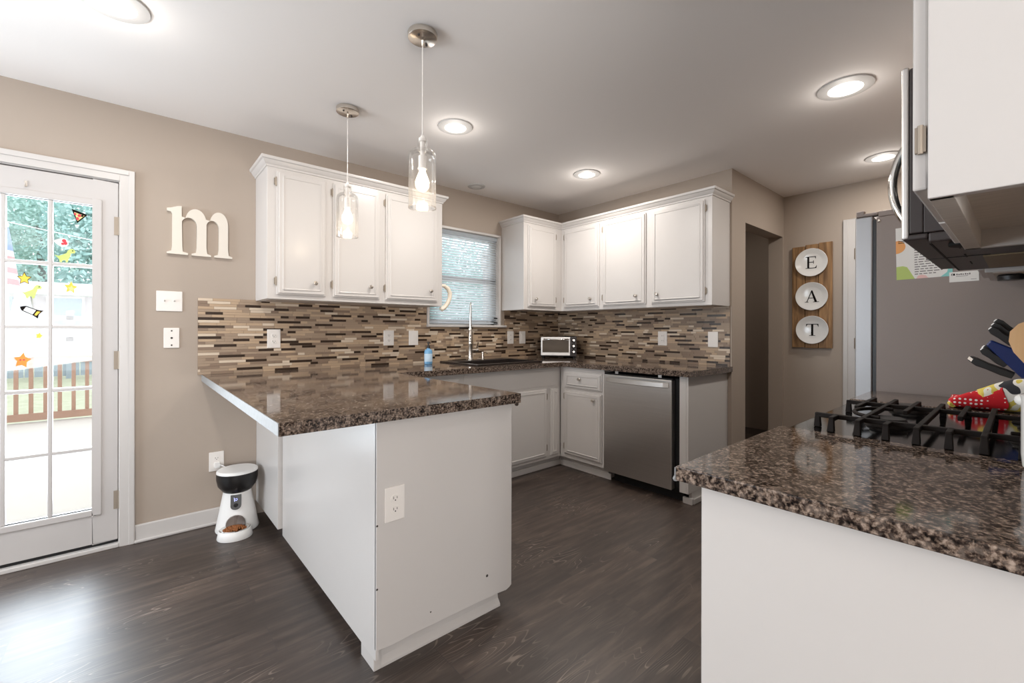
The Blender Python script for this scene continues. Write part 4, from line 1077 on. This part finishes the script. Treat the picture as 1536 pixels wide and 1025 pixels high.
# ------------------------------------------------------------------ wall plates
def outlet(T, a, z, w, label, kind='duplex', name='outlet', group=None, W_=.074, H_=.118):
    root = thing(name, label, {'outlet': 'outlet', 'light_switch': 'switch', 'jack_plate': 'wall plate', 'blank_plate': 'wall plate'}[name], tuple(T(a, z-H_/2, w)), group=group)
    b = MB(T); b.box(a-W_/2, a+W_/2, z-H_/2, z+H_/2, w+.0003, w+.006); b.build('cover_plate', M['plate'], root, bevel=.0035)
    def sock(zc, rr=1):
        b = MB(T); pl = ell(a, zc, .0165, .0155, 20); pl = [(x, min(max(y, zc-.0125), zc+.0125)) for x, y in pl]
        b.prism(pl, w+.005, w+.0078); s_ = b.build('receptacle', M['plate'], root, bevel=.0008)
        b = MB(T); b.box(a-.0075, a-.0055, zc-.002, zc+.007, w+.0074, w+.0082); b.box(a+.0055, a+.0075, zc-.001, zc+.006, w+.0074, w+.0082)
        b.prism(ell(a, zc-.0065, .0025, .0025, 10), w+.0074, w+.0082); b.build('slots', M['hole'], s_)
    if kind == 'duplex': sock(z+.0195); sock(z-.0195)
    elif kind == 'rocker':
        b = MB(T); b.box(a-.0165, a+.0165, z-.033, z+.033, w+.005, w+.0085); b.build('rocker', M['plate'], root, bevel=.001)
    elif kind == 'gfci':
        b = MB(T); b.box(a-.0165, a+.0165, z-.033, z+.033, w+.005, w+.0080); r_ = b.build('receptacle', M['plate'], root, bevel=.001)
        b = MB(T)
        for zc in (z+.021, z-.021): b.box(a-.0075, a-.0055, zc-.002, zc+.006, w+.0078, w+.0086); b.box(a+.0055, a+.0075, zc-.002, zc+.006, w+.0078, w+.0086)
        b.build('slots', M['hole'], r_)
    elif kind == 'toggle2':
        for da in (-.023, .023):
            b = MB(T); b.box(a+da-.005, a+da+.005, z-.012, z+.012, w+.005, w+.0068); tg = b.build('toggle_slot', M['plate'], root)
            b = MB(T); b.hexa([(a+da-.004, z-.004, w+.0066), (a+da+.004, z-.004, w+.0066), (a+da+.004, z+.006, w+.0066), (a+da-.004, z+.006, w+.0066)],
                              [(a+da-.003, z+.006, w+.018), (a+da+.003, z+.006, w+.018), (a+da+.003, z+.012, w+.018), (a+da-.003, z+.012, w+.018)]); b.build('toggle', M['plate'], tg)
    elif kind == 'jack3':
        for dz in (.042, 0, -.042):
            b = MB(T); b.lathe([(.0045 if dz else .006, 0), (.0045 if dz else .006, .0008)], (a, z+dz, w+.0060), 12, axis=2); b.build('jack_hole', M['hole'], root)
    return root
TWs = frame((0, YA-.0085, 0), (1, 0, 0), (0, -1, 0))
outlet(TW, .174, 1.365, 0, 'white double toggle switch plate below the letter m', 'toggle2', 'light_switch', W_=.122, H_=.118)
outlet(TW, .184, 1.150, 0, 'white wall plate with three dark holes below the double switch', 'jack3', 'jack_plate')
outlet(TW, .406, .384, 0, 'white outlet low on the beige wall behind the pet feeder', 'duplex', 'outlet', W_=.078)
outlet(TWs, .723, 1.140, 0, 'white outlet on the mosaic tile farthest left', 'duplex', 'outlet', 'outlets on the backsplash', W_=.080, H_=.124)
outlet(TWs, 1.536, 1.137, 0, 'white outlet on the mosaic tile left of the white rocker switch and soap bottle', 'duplex', 'outlet', 'outlets on the backsplash', W_=.086)
outlet(TWs, 1.751, 1.135, 0, 'white rocker switch on the mosaic tile above the soap bottle', 'rocker', 'light_switch', W_=.084)
outlet(TWs, 2.795, 1.128, 0, 'white plate on the mosaic tile just right of the window, first of two', 'gfci', 'outlet', 'pair of plates by the corner', W_=.078, H_=.122)
outlet(TWs, 2.950, 1.128, 0, 'white rocker switch on the mosaic tile between the window and the toaster oven', 'rocker', 'light_switch', W_=.080, H_=.124)
TBs = frame((XB-.0085, 0, 0), (0, -1, 0), (-1, 0, 0))
outlet(TBs, -2.033, 1.131, 0, 'white outlet on the mosaic tile above the dishwasher', 'gfci', 'outlet', 'plates on the dishwasher wall', W_=.086, H_=.122)
outlet(TBs, -1.598, 1.130, 0, 'blank white wall plate near the right end of the mosaic tile', 'blank', 'blank_plate', 'plates on the dishwasher wall', W_=.080, H_=.122)
TPn = frame((0, PY_, 0), (1, 0, 0), (0, -1, 0))
outlet(TPn, .712, .584, 0, 'white outlet on the bare end panel of the peninsula', 'duplex', 'outlet', W_=.076, H_=.122)

# ------------------------------------------------------------------ letter m and EAT sign
lm = MB(TW)
ox, oz = .160, 1.643
def mp_(pts): return [(ox+x, oz+z) for x, z in pts]
dp0, dp1 = .0005, .022
A1 = []
def arch(x0, x1, top, inner_top, stem):
    """right stem of an arch from x0 (springing on the left stem) to x1 (outer right edge)"""
    out = [(x0, top-.060)]
    for k in range(13):
        t = k/12; a = PI*(1-t)*.86+.0
        cx = (x0+x1)/2+.012; rx = (x1-x0)/2-.012
        if k <= 12: out.append((cx+rx*math.cos(a), top-.062+.062*math.sin(a)))
    return out
polys = []
polys.append([(0, .268), (.018, .272), (.052, .286), (.072, .290), (.072, .262), (.075, .05), (.078, .018), (.104, .010), (.104, 0), (0, 0), (0, .010), (.022, .018), (.026, .05), (.026, .24), (.020, .250), (0, .252)])
def hump(xs, xe, wst, foot0, foot1):
    p = [(xs, .228)]
    n = 14
    for k in range(n+1):
        a = PI*.93-(PI*.93)*k/n
        p.append(((xs+xe)/2+.010+((xe-xs)/2-.010)*math.cos(a), .205+.078*math.sin(a)))
    p += [(xe, .05), (xe+.004, .018), (foot1, .010), (foot1, 0), (foot0, 0), (foot0, .010), (xe-wst-.004, .018), (xe-wst, .05), (xe-wst, .195)]
    for k in range(n+1):
        a = (PI*.95)*k/n
        p.append(((xs+xe-wst)/2+((xe-wst-xs)/2)*math.cos(a), .180+.046*math.sin(a)))
    return p
polys.append(hump(.070, .198, .050, .122, .222))
polys.append(hump(.196, .314, .050, .240, .338))
for i, p in enumerate(polys):
    lm.prism([(ox+x*.96, oz+z*.985) for x, z in p], dp0, dp1-.0003*i, 0)
lo = lm.build('letter_m', [M['letter']], loc=(ox+.16, YA, oz), bevel=.002)
tag(lo, 'cream wooden lowercase letter m hung on the beige wall beside the door', 'letter')

TE = frame((XD, 0, 0), (0, -1, 0), (-1, 0, 0))      # u = -Y
es = thing('eat_sign', 'rustic wooden board with three white plates spelling EAT on the far wall', 'sign', (XD, 1.23, 1.048))
for i, (a0, a1, z0, z1) in enumerate(((-1.383, -1.284, 1.050, 1.956), (-1.280, -1.182, 1.046, 1.966), (-1.178, -1.079, 1.048, 1.972))):
    b = MB(TE); b.box(a0, a1, z0, z1, .012, .028); b.build('plank', M['rustic'], es, bevel=.003)
b = MB(TE)
for z in (1.15, 1.82): b.box(-1.37, -1.09, z, z+.05, 0.0005, .0118)
b.build('batten', M['rustic'], es)
def serif(ch, T, ca, cz, h, w0):
    b = MB(T); s = h; t0, t1 = w0, w0+.0012
    tk, tn, sf = .155*s, .055*s, .05*s
    if ch == 'E':
        W2 = .36*s; x0 = ca-.30*s
        b.box(x0, x0+tk*.9, cz-s/2, cz+s/2, t0, t1)
        b.box(x0-.12*s, x0+.62*s, cz+s/2-tn, cz+s/2, t0, t1); b.box(x0-.12*s, x0+.66*s, cz-s/2, cz-s/2+tn, t0, t1)
        b.box(x0, x0+.46*s, cz-tn/2+.02*s, cz+tn/2+.02*s, t0, t1)
        b.prism([(x0+.62*s, cz+s/2), (x0+.58*s, cz+s/2), (x0+.54*s, cz+s/2-tn), (x0+.62*s, cz+s/2-.24*s)], t0, t1)
        b.prism([(x0+.66*s, cz-s/2), (x0+.60*s, cz-s/2), (x0+.56*s, cz-s/2+tn), (x0+.69*s, cz-s/2+.26*s)], t0, t1)
        b.box(x0+.43*s, x0+.47*s, cz-.12*s, cz+.15*s, t0, t1)
    elif ch == 'A':
        b.prism([(ca-.03*s, cz+s/2), (ca+.04*s, cz+s/2), (ca+.40*s, cz-s/2), (ca+.22*s, cz-s/2), (ca-.04*s, cz+.36*s)], t0, t1)
        b.prism([(ca-.03*s, cz+s/2), (ca+.015*s, cz+s/2-.06*s), (ca-.33*s, cz-s/2), (ca-.40*s, cz-s/2)], t0, t1)
        b.box(ca-.22*s, ca+.22*s, cz-.14*s-tn/2, cz-.14*s+tn/2, t0, t1)
        b.box(ca-.50*s, ca-.24*s, cz-s/2, cz-s/2+tn*.8, t0, t1); b.box(ca+.10*s, ca+.52*s, cz-s/2, cz-s/2+tn*.8, t0, t1)
    else:
        b.box(ca-tk/2, ca+tk/2, cz-s/2, cz+s/2, t0, t1)
        b.box(ca-.44*s, ca+.44*s, cz+s/2-tn, cz+s/2, t0, t1); b.box(ca-.22*s, ca+.22*s, cz-s/2, cz-s/2+tn*.8, t0, t1)
        for sgn in (-1, 1): b.prism([(ca+sgn*.44*s, cz+s/2), (ca+sgn*.38*s, cz+s/2), (ca+sgn*.34*s, cz+s/2-tn), (ca+sgn*.46*s, cz+s/2-.26*s)], t0, t1)
    return b
for ch, ya_, z in (('E', 1.231, 1.805), ('A', 1.228, 1.505), ('T', 1.224, 1.208)):
    b = MB(TE); b.lathe([(0, .0285), (.075, .0288), (.085, .033), (.118, .044), (.124, .047), (.122, .050), (.116, .048), (.086, .038), (.074, .0345), (0, .034)], (-ya_, z, 0), 48, axis=2)
    pl = b.build('plate', M['ceramic'], es, smooth=35); lab(pl, 'white plate lettered '+ch)
    b = serif(ch, TE, -ya_, z, .105, .0342); b.build('letter_'+ch.lower(), M['ink'], pl)

# ------------------------------------------------------------------ ceiling lights and pendants
def can_light(x, y, r, lit, label):
    c = thing('recessed_light', label, 'ceiling light', (x, y, ZC-.012), group='round recessed ceiling lights')
    b = MB(); b.lathe([(r, 0), (r*.985, -.006), (r*.62, -.011), (r*.60, -.006), (r*.60, 0)], (x, y, ZC-.0003), 40); b.build('trim_ring', M['trimring'], c, smooth=40)
    b = MB(); b.lathe([(r*.598, -.006), (r*.54, -.010), (0, -.0115)], (x, y, ZC), 32); b.build('diffuser', M['lens'] if lit else M['lens_off'], c, smooth=60)
    if lit:
        d = bpy.data.lights.new('can_lamp', 'POINT'); d.shadow_soft_size = .05; d.energy = .7; d.color = (1, .95, .89)
        d2 = bpy.data.lights.new('can_downlight', 'AREA'); d2.shape = 'DISK'; d2.size = r*1.1; d2.energy = lit*.85; d2.color = (1, .95, .89)
        o2 = bpy.data.objects.new('can_downlight', d2); COL.objects.link(o2); o2.parent = c; o2.location = (0, 0, -.003)
        o = bpy.data.objects.new('can_lamp', d); COL.objects.link(o); o.parent = c; o.location = (0, 0, -.075)
can_light(1.498, 2.266, .104, 9, 'lit recessed ceiling light between the near pendant and the kitchen window')
can_light(2.737, 2.267, .104, 9, 'lit recessed ceiling light above the drawer cabinet, in front of the wall cabinets')
can_light(2.753, .596, .120, 9, 'large lit recessed ceiling light over the range side, upper right')
can_light(4.052, .655, .104, 7, 'lit recessed ceiling light near the EAT sign, partly behind the microwave')
can_light(-.047, 2.261, .108, 9, 'lit recessed ceiling light above the back door, cut by the top edge')
can_light(4.9, 2.05, .09, 1.0, 'unseen recessed ceiling light added to brighten the dark passage')  # added lamp, out of view; lifts the dark passage
can_light(2.255, 3.085, .075, 0, 'small unlit recessed ceiling light above the kitchen window')

def pendant(x, y, label, ztop, rr):
    p = thing('pendant_light', label, 'pendant light', (x, y, ztop-.30), group='clear glass bottle pendants')
    b = MB(); b.lathe([(.060, 0), (.0615, -.004), (.060, -.022), (.056, -.025), (.014, -.027), (.006, -.030), (0, -.030)], (x, y, ZC-.0003), 40); cn = b.build('canopy', M['nickel'], p, smooth=35)
    b = MB()
    for a in (.6, .6+PI): b.sphere((x+.036*math.cos(a), y+.036*math.sin(a), ZC-.027), .0055, 10)
    b.build('screw', M['hole'], cn, smooth=60)
    b = MB(); b.tube([(x, y, ZC-.028), (x, y, ZC-.055)], .005, 8); b.build('cord_grip', M['nickel'], cn)
    b = MB(); b.tube([(x, y, ZC-.03), (x, y, ztop+.005)], .0022, 8); b.build('cord', M['plate'], p)
    b = MB(); b.lathe([(.003, .016), (.007, .010), (.008, .004), (.0155, 0), (.0155, -.012), (.009, -.016), (.009, -.070), (.0165, -.074), (.0165, -.122), (.020, -.124), (.020, -.128), (0, -.128)], (x, y, ztop), 20); b.build('socket', M['plate'], p, smooth=40)
    b = MB()
    b.lathe([(.0200, -.004), (.0200, -.036), (.0235, -.046), (rr*.74, -.052), (rr*.93, -.062), (rr, -.080), (rr, -.287), (rr*.985, -.290)], (x, y, ztop), 44)
    b.f = b.f[:44*7]; b.m = b.m[:44*7]
    b.build('glass_shade', M['shade'], p, smooth=50)
    b = MB(); b.ring(rr-.0015, rr+.0015, -.292, -.287, (x, y, ztop), 44); b.build('shade_rim', M['shade'], p, smooth=60)
    b = MB(); b.lathe([(.013, -.128), (.014, -.140), (.022, -.160), (.0295, -.182), (.028, -.202), (.018, -.216), (0, -.222)], (x, y, ztop), 20); b.build('bulb', M['bulb'], p, smooth=60)
    d = bpy.data.lights.new('pendant_lamp', 'POINT'); d.energy = .8; d.color = (1, .80, .58); d.shadow_soft_size = .03
    o = bpy.data.objects.new('pendant_lamp', d); COL.objects.link(o); o.parent = p; o.location = (0, 0, .30-.245)
pendant(.923, 1.644, 'clear glass bottle pendant nearer the camera, over the peninsula end', 2.000, .0565)
pendant(.920, 2.478, 'clear glass bottle pendant farther away, in front of the wall cabinet', 2.012, .058)

# ------------------------------------------------------------------ pet feeder
FXc, FYc = .487, 3.085
pf = thing('pet_feeder', 'white and black automatic pet feeder on the floor against the peninsula', 'pet feeder', (FXc, FYc, 0), -.25)
LF = local(pf)                 # local -y faces the room
b = MB(LF); b.lathe([(.112, .004), (.114, .012), (.110, .030), (.074, .225), (.070, .250), (0, .250)], (0, .02, 0), 36, sy=.95); b.build('base_tower', M['white'], pf, smooth=40)
b = MB(LF); b.lathe([(.052, .222), (.075, .236), (.100, .270), (.108, .310), (.1085, .345), (.1085, .3465), (0, .3465)], (0, .02, 0), 36)
for i, v in enumerate(b.v):
    pass
hop = b.build('hopper', M['black'], pf, smooth=40)
b = MB(LF); b.lathe([(.1085, .347), (.107, .356), (.100, .362), (0, .364)], (0, .02, 0), 36); b.build('lid', M['white'], pf, smooth=30)
b = MB(LF)
pw = [(-.027, .225), (-.027, .165)]+[(-.027*math.cos(PI*k/10), .165-.022*math.sin(PI*k/10)) for k in range(1, 10)]+[(.027, .165), (.027, .225)]
vs = [(x, .02-.95*(.076+(.225-z)*.185)-.004, z) for x, z in pw]+[(x, .02-.95*(.076+(.225-z)*.185)+.015, z) for x, z in pw]
n = len(pw)
b.add(vs, [tuple(range(n)), tuple(range(n, 2*n))]+[(i, (i+1) % n, n+(i+1) % n, n+i) for i in range(n)])
dpn = b.build('display_panel', M['black'], pf)
b = MB(LF)
def dy(z): return .02-.95*(.076+(.225-z)*.185)-.005
b.tube([(-.009, dy(.212), .212), (-.007, dy(.192), .190)], .0012, 6); b.tube([(-.008, dy(.204), .203), (.006, dy(.206), .206), (.008, dy(.200), .200), (.004, dy(.195), .195), (-.006, dy(.196), .196)], .0012, 6)
lab(b.build('display_icon', M['glow'], dpn), 'glowing blue display icon')
b = MB(LF); b.lathe([(.012, 0), (.010, -.003), (0, -.0035)], (0, dy(.168)+.002, .168), 16, axis=1); b.build('button', M['dark'], dpn, smooth=40)
b = MB(LF); b.lathe([(.088, 0), (.090, .004), (.082, .046), (.078, .050), (.074, .046), (0, .040)], (0, -.105, .0008), 36, sy=.86); tr_ = b.build('bowl_holder', M['white'], pf, smooth=40)
b = MB(LF); b.lathe([(.076, .0512), (.074, .0535), (.069, .051), (.060, .0475), (0, .0450)], (0, -.105, .0008), 36, sy=.86); lab(b.build('bowl', M['chrome'], tr_, smooth=40), 'steel bowl insert')
b = MB(LF)
vs = []; fs = []
for i in range(7):
    a = -PI*.5+PI*i/6
    vs += [(.055*math.sin(a), -.070-.012*math.cos(a), .058+.060*math.cos(a)), (.058*math.sin(a), -.115-.02*math.cos(a), .056+.026*math.cos(a))]
for i in range(6): fs.append((2*i, 2*i+2, 2*i+3, 2*i+1))
b.add(vs, fs); b.build('chute_flap', M['flap'], pf, smooth=60)
b = MB(LF); b.prism([(-.048, .055), (.048, .055)]+[(.048*math.cos(PI*k/12), .066+.046*math.sin(PI*k/12)) for k in range(13)], -.084, -.060, 0, (0, 2, 1)); b.build('chute_opening', M['slate'], pf)
b = MB(); b.tube([LF(.06, .10, .20), (.49, YA-.10, .30), (.455, YA-.05, .345), (.425, YA-.03, .363), (.408, YA-.02, .365)], .003, 8); b.box(.394, .420, YA-.032, YA-.0082, .350, .380)
lab(b.build('power_cord', M['white'], pf, smooth=50), 'white power cord and plug')
b = MB(LF); rk = random.Random(2)
for k in range(170):
    a = rk.random()*2*PI; r = .055*math.sqrt(rk.random()); x, y = r*math.cos(a), -.118+.62*r*math.sin(a)
    b.sphere((x, y, .0505+.014*(1-(r/.055)**2)+rk.random()*.004), .0058, 6)
kbl = b.build('kibble', M['kibble'], loc=tuple(LF(0, -.118, .045)), smooth=60)
tag(kbl, 'brown dry kibble heaped in the steel bowl of the pet feeder', 'pet food', kind='stuff')

# curved wooden hanger showing past the wall cabinet, in front of the blind
b = MB(frame((1.8325, 0, 0), (0, -1, 0), (1, 0, 0)))
arcp = [(-3.03+.004, 1.545), (-3.03, 1.54)]
hk = MB()
cps = [(1.8335, 2.985, 1.548), (1.872, 2.985, 1.548), (1.906, 2.985, 1.528), (1.925, 2.985, 1.492), (1.922, 2.985, 1.450), (1.902, 2.985, 1.410), (1.876, 2.985, 1.380), (1.850, 2.985, 1.362), (1.8335, 2.985, 1.372)]
hk.tube(cps, [.012, .015, .017, .018, .017, .017, .018, .018, .012], 10)
ho = hk.build('wall_hook', mat('cream painted hook', rgb(238, 226, 208), .5), loc=(1.834, 2.985, 1.37), smooth=60)
tag(ho, 'curved cream hook on the side of the wall cabinet in front of the blind', 'hook')

# ------------------------------------------------------------------ outdoors seen through the door and window
M['concrete'] = mat('pale patio concrete', rgb(192, 184, 174), .9, noise=.06, nscale=3)
M['grass'] = mat('dry lawn', rgb(176, 176, 150), .9, noise=.3, nscale=9)
M['cedar'] = mat('weathered deck rail', rgb(168, 134, 114), .8, noise=.15, nscale=6)
M['fence'] = mat('pale weathered fence', rgb(150, 160, 166), .8, noise=.12, nscale=5)
M['roof'] = mat('pale roof edge', rgb(206, 200, 196), .8)
M['brick'] = mat('pinkish brick', rgb(150, 134, 138), .85, noise=.12, nscale=7)
M['dark_glass'] = mat('reflective far window', rgb(88, 124, 146), .15)
M['leaf'] = mat('blue green foliage', rgb(166, 200, 194), .7, noise=.3, nscale=2.2)
M['leaf2'] = mat('hazy green foliage', rgb(188, 214, 206), .7, noise=.28, nscale=2.6)
M['bark'] = mat('grey bark', rgb(120, 118, 112), .9)
M['flag_w'] = mat('white flag cloth', rgb(236, 232, 232), .8); M['flag_r'] = mat('faded red flag cloth', rgb(212, 160, 162), .8); M['flag_b'] = mat('faded blue flag cloth', rgb(150, 166, 200), .8)
M['pole'] = mat('white flagpole paint', rgb(236, 236, 236), .4)
M['umb'] = mat('pale canvas', rgb(216, 216, 214), .8)
S('patio_deck', [(-6, 6.2, YA+.13, 8.72, -.16, -.05)], M['concrete'])
b = MB(); b.add([(-14, 8.72, -.30), (6, 8.72, -.30), (6, 13.8, .10), (-14, 13.8, .10), (6, 34, .4), (-14, 34, .4), (-14, 8.72, -.5), (6, 8.72, -.5), (6, 34, -.5), (-14, 34, -.5)], [(0, 1, 2, 3), (3, 2, 4, 5), (6, 7, 8, 9), (0, 1, 7, 6), (5, 4, 8, 9), (0, 3, 5, 9, 6), (1, 2, 4, 8, 7)])
b.build('lawn', M['grass'], kind='structure')
rl = thing('deck_railing', 'brown wooden railing along the far edge of the patio deck', 'railing', (-1.2, 8.65, -.05))
b = MB(); b.box(-5, 2.5, 8.57, 8.73, .835, .868); b.build('cap_rail', mat('sunlit rail cap', rgb(232, 222, 214), .8), rl)  # paler than the rails below, sunlight put into the colour
b = MB(); b.box(-5, 2.5, 8.63, 8.67, .745, .834); b.build('top_rail', M['cedar'], rl)
b = MB(); b.box(-5, 2.5, 8.63, 8.67, -.02, .075); b.build('bottom_rail', M['cedar'], rl)
for k in range(-14, 9):
    x = -.868+.1355*k
    b = MB(); b.box(x-.02, x+.02, 8.6701, 8.71, -.02, .80); b.build('baluster', M['cedar'], rl)
for x in (-4.6, -2.86, 2.2):
    b = MB(); b.box(x-.045, x+.045, 8.56, 8.6295, -.0495, .834); b.build('post', M['cedar'], rl)
fn = thing('yard_fence', 'pale weathered picket fence at the far side of the lawn', 'fence', (-2, 14, .1))
for x in (-4.5, -2.7, -1.02, .7):
    b = MB(); b.box(x-.06, x+.06, 13.93, 14.04, -.1, 1.62); b.build('post', M['fence'], fn)
for z in (1.40, .93, .47):
    b = MB(); b.box(-6, 2, 13.93, 13.97, z, z+.10); b.build('rail', M['fence'], fn)
b = MB()
for k in range(56):
    x = -6+k*.143
    b.box(x, x+.128, 13.9705, 13.99, .16, 1.28 if k % 9 else 1.36)
b.build('pickets', M['fence'], fn)
hs = thing('neighbor_house', 'pale roofed brick house beyond the fence', 'house', (-2.5, 22, 0))
b = MB(); b.box(-9, 3, 20.2, 26, .0, 2.26); b.build('wall', M['brick'], hs)
b = MB(); b.prism([(19.6, 2.28), (19.6, 2.36), (23, 2.90), (27, 2.36), (27, 2.28)], -9.5, 3.5, 0, (1, 2, 0)); b.build('roof', M['roof'], hs)
for (x0, x1) in ((-1.95, -1.20), (-3.05, -2.35), (-4.6, -4.0)):
    b = MB(); b.box(x0, x1, 20.15, 20.195, .9, 2.2); wv = b.build('window', M['dark_glass'], hs)
    b = MB(); b.box(x0-.06, x1+.06, 20.17, 20.199, .84, 2.26); b.build('window_trim', M['roof'], wv)
def tree(x, y, z0, h, r, m, label, seed):
    t = thing('tree', label, 'tree', (x, y, z0), group='trees behind the house')
    b = MB(); b.tube([(x, y, z0), (x+.1, y, z0+h*.3), (x-.05, y, z0+h*.6)], [.22, .17, .10], 8); b.build('trunk', M['bark'], t, smooth=60)
    rd = random.Random(seed); b = MB()
    for k in range(5200):
        u, v, w = rd.gauss(0, 1), rd.gauss(0, 1), rd.gauss(0, 1); L_ = math.sqrt(u*u+v*v+w*w)+1e-6; q = rd.random()**.4
        c = Vector((x+u/L_*r*q, y+v/L_*r*.6*q, z0+h*.62+w/L_*h*.42*q)); s_ = rd.uniform(.06, .16)
        d1 = Vector((rd.uniform(-1, 1), rd.uniform(-1, 1), rd.uniform(-1, 1))).normalized()*s_; d2 = d1.orthogonal().normalized()*s_*.7
        b.add([tuple(c-d1), tuple(c+d2), tuple(c+d1), tuple(c-d2)], [(0, 1, 2, 3)])
    b.build('crown', m, t, recalc=False)
tree(-6.6, 28, .3, 8.2, 2.6, M['leaf'], 'blue green tree behind the neighbor house, leftmost in the door glass', 11)
tree(-3.4, 32, .3, 10.0, 2.7, M['leaf2'], 'tall hazy green tree behind the neighbor house, middle of the door glass', 12)
tree(-.7, 28, .3, 8.0, 2.4, M['leaf'], 'blue green tree behind the neighbor house, rightmost in the door glass', 13)
tree(-5.2, 36, .3, 10.5, 2.8, M['leaf'], 'dark green tree rising behind the two front trees on the left', 14)
fp = thing('flagpole', 'white flagpole with a furled flag beyond the fence', 'flagpole', (-2.05, 14.6, .1))
b = MB(); b.lathe([(.035, 0), (.03, 1.5), (.022, 3.35), (.035, 3.37), (.035, 3.42), (0, 3.44)], (-2.05, 14.6, .1), 12); b.build('pole', M['pole'], fp, smooth=40)
b = MB()
fl = [(.00, 3.38), (.04, 3.20), (.10, 2.95), (.12, 2.75), (.16, 2.45), (.30, 2.10), (.22, 2.08), (.05, 2.30), (-.06, 2.65), (-.06, 2.90), (-.02, 3.20)]
def flag_band(z0, z1, mi):
    rows = [(z0+(z1-z0)*k/4) for k in range(5)]
    for zz0, zz1 in zip(rows[:-1], rows[1:]):
        def wd2(z): t = (3.38-z)/1.3; return -.05*math.sin(PI*min(1, t*1.1)), .03+.17*t
        a0, a1 = wd2(zz0); c0, c1 = wd2(zz1)
        X = -2.05
        b.hexa([(X+a0, 14.55, zz0+.1), (X+a1, 14.50, zz0+.06), (X+a1, 14.58, zz0+.06), (X+a0, 14.565, zz0+.1)], [(X+c0, 14.55, zz1+.1), (X+c1, 14.50, zz1+.06), (X+c1, 14.58, zz1+.06), (X+c0, 14.565, zz1+.1)], mi)
flag_band(2.85, 3.36, 0)
for k in range(6): flag_band(2.10+k*.125, 2.10+(k+1)*.125, 1+(k % 2))
b.build('flag', [M['flag_b'], M['flag_r'], M['flag_w']], fp)
um = thing('patio_umbrella', 'closed pale canvas umbrella beyond the fence', 'umbrella', (-1.90, 15.2, .1))
b = MB(); b.lathe([(.03, 0), (.03, 2.2)], (-1.90, 15.2, .1), 10); b.build('pole', M['pole'], um)
b = MB(); b.lathe([(.26, .85), (.22, 1.2), (.12, 1.9), (.04, 2.3), (0, 2.34)], (-1.90, 15.2, .1), 14); b.build('canopy', M['umb'], um, smooth=40)
b = MB(); b.tube([(-9, 24, 6.15), (-3.2, 24, 5.05), (-1.2, 24, 4.72), (3, 24, 4.1)], .014, 6); tag(b.build('power_line', M['pole'], loc=(-3.2, 24, 5.05)), 'pale overhead cable crossing in front of the trees', 'cable')
# porch outside the kitchen window
po = thing('porch', 'pale covered porch outside the kitchen window', 'porch', (3, 4.4, -.05))
b = MB(); b.hexa([(4.2, YA+.13, 2.72), (6.0, YA+.13, 2.72), (6.0, 5.6, 2.35), (4.2, 5.6, 2.35)], [(4.2, YA+.13, 2.80), (6.0, YA+.13, 2.80), (6.0, 5.6, 2.43), (4.2, 5.6, 2.43)]); b.build('roof', M['roof'], po)
b = MB(); b.box(4.2, 6.0, 5.50, 5.62, 2.15, 2.35); b.build('beam', M['roof'], po)
for x in (4.3, 5.8):
    b = MB(); b.box(x-.06, x+.06, 5.50, 5.62, -.0495, 2.15); b.build('post', M['roof'], po)
tree(6.0, 13, .0, 4.6, 2.6, M['leaf'], 'blue green tree beyond the porch, seen through the blind', 16)
tree(11.5, 17, .0, 5.2, 2.8, M['leaf2'], 'hazy green tree farther right beyond the porch, seen through the blind', 17)
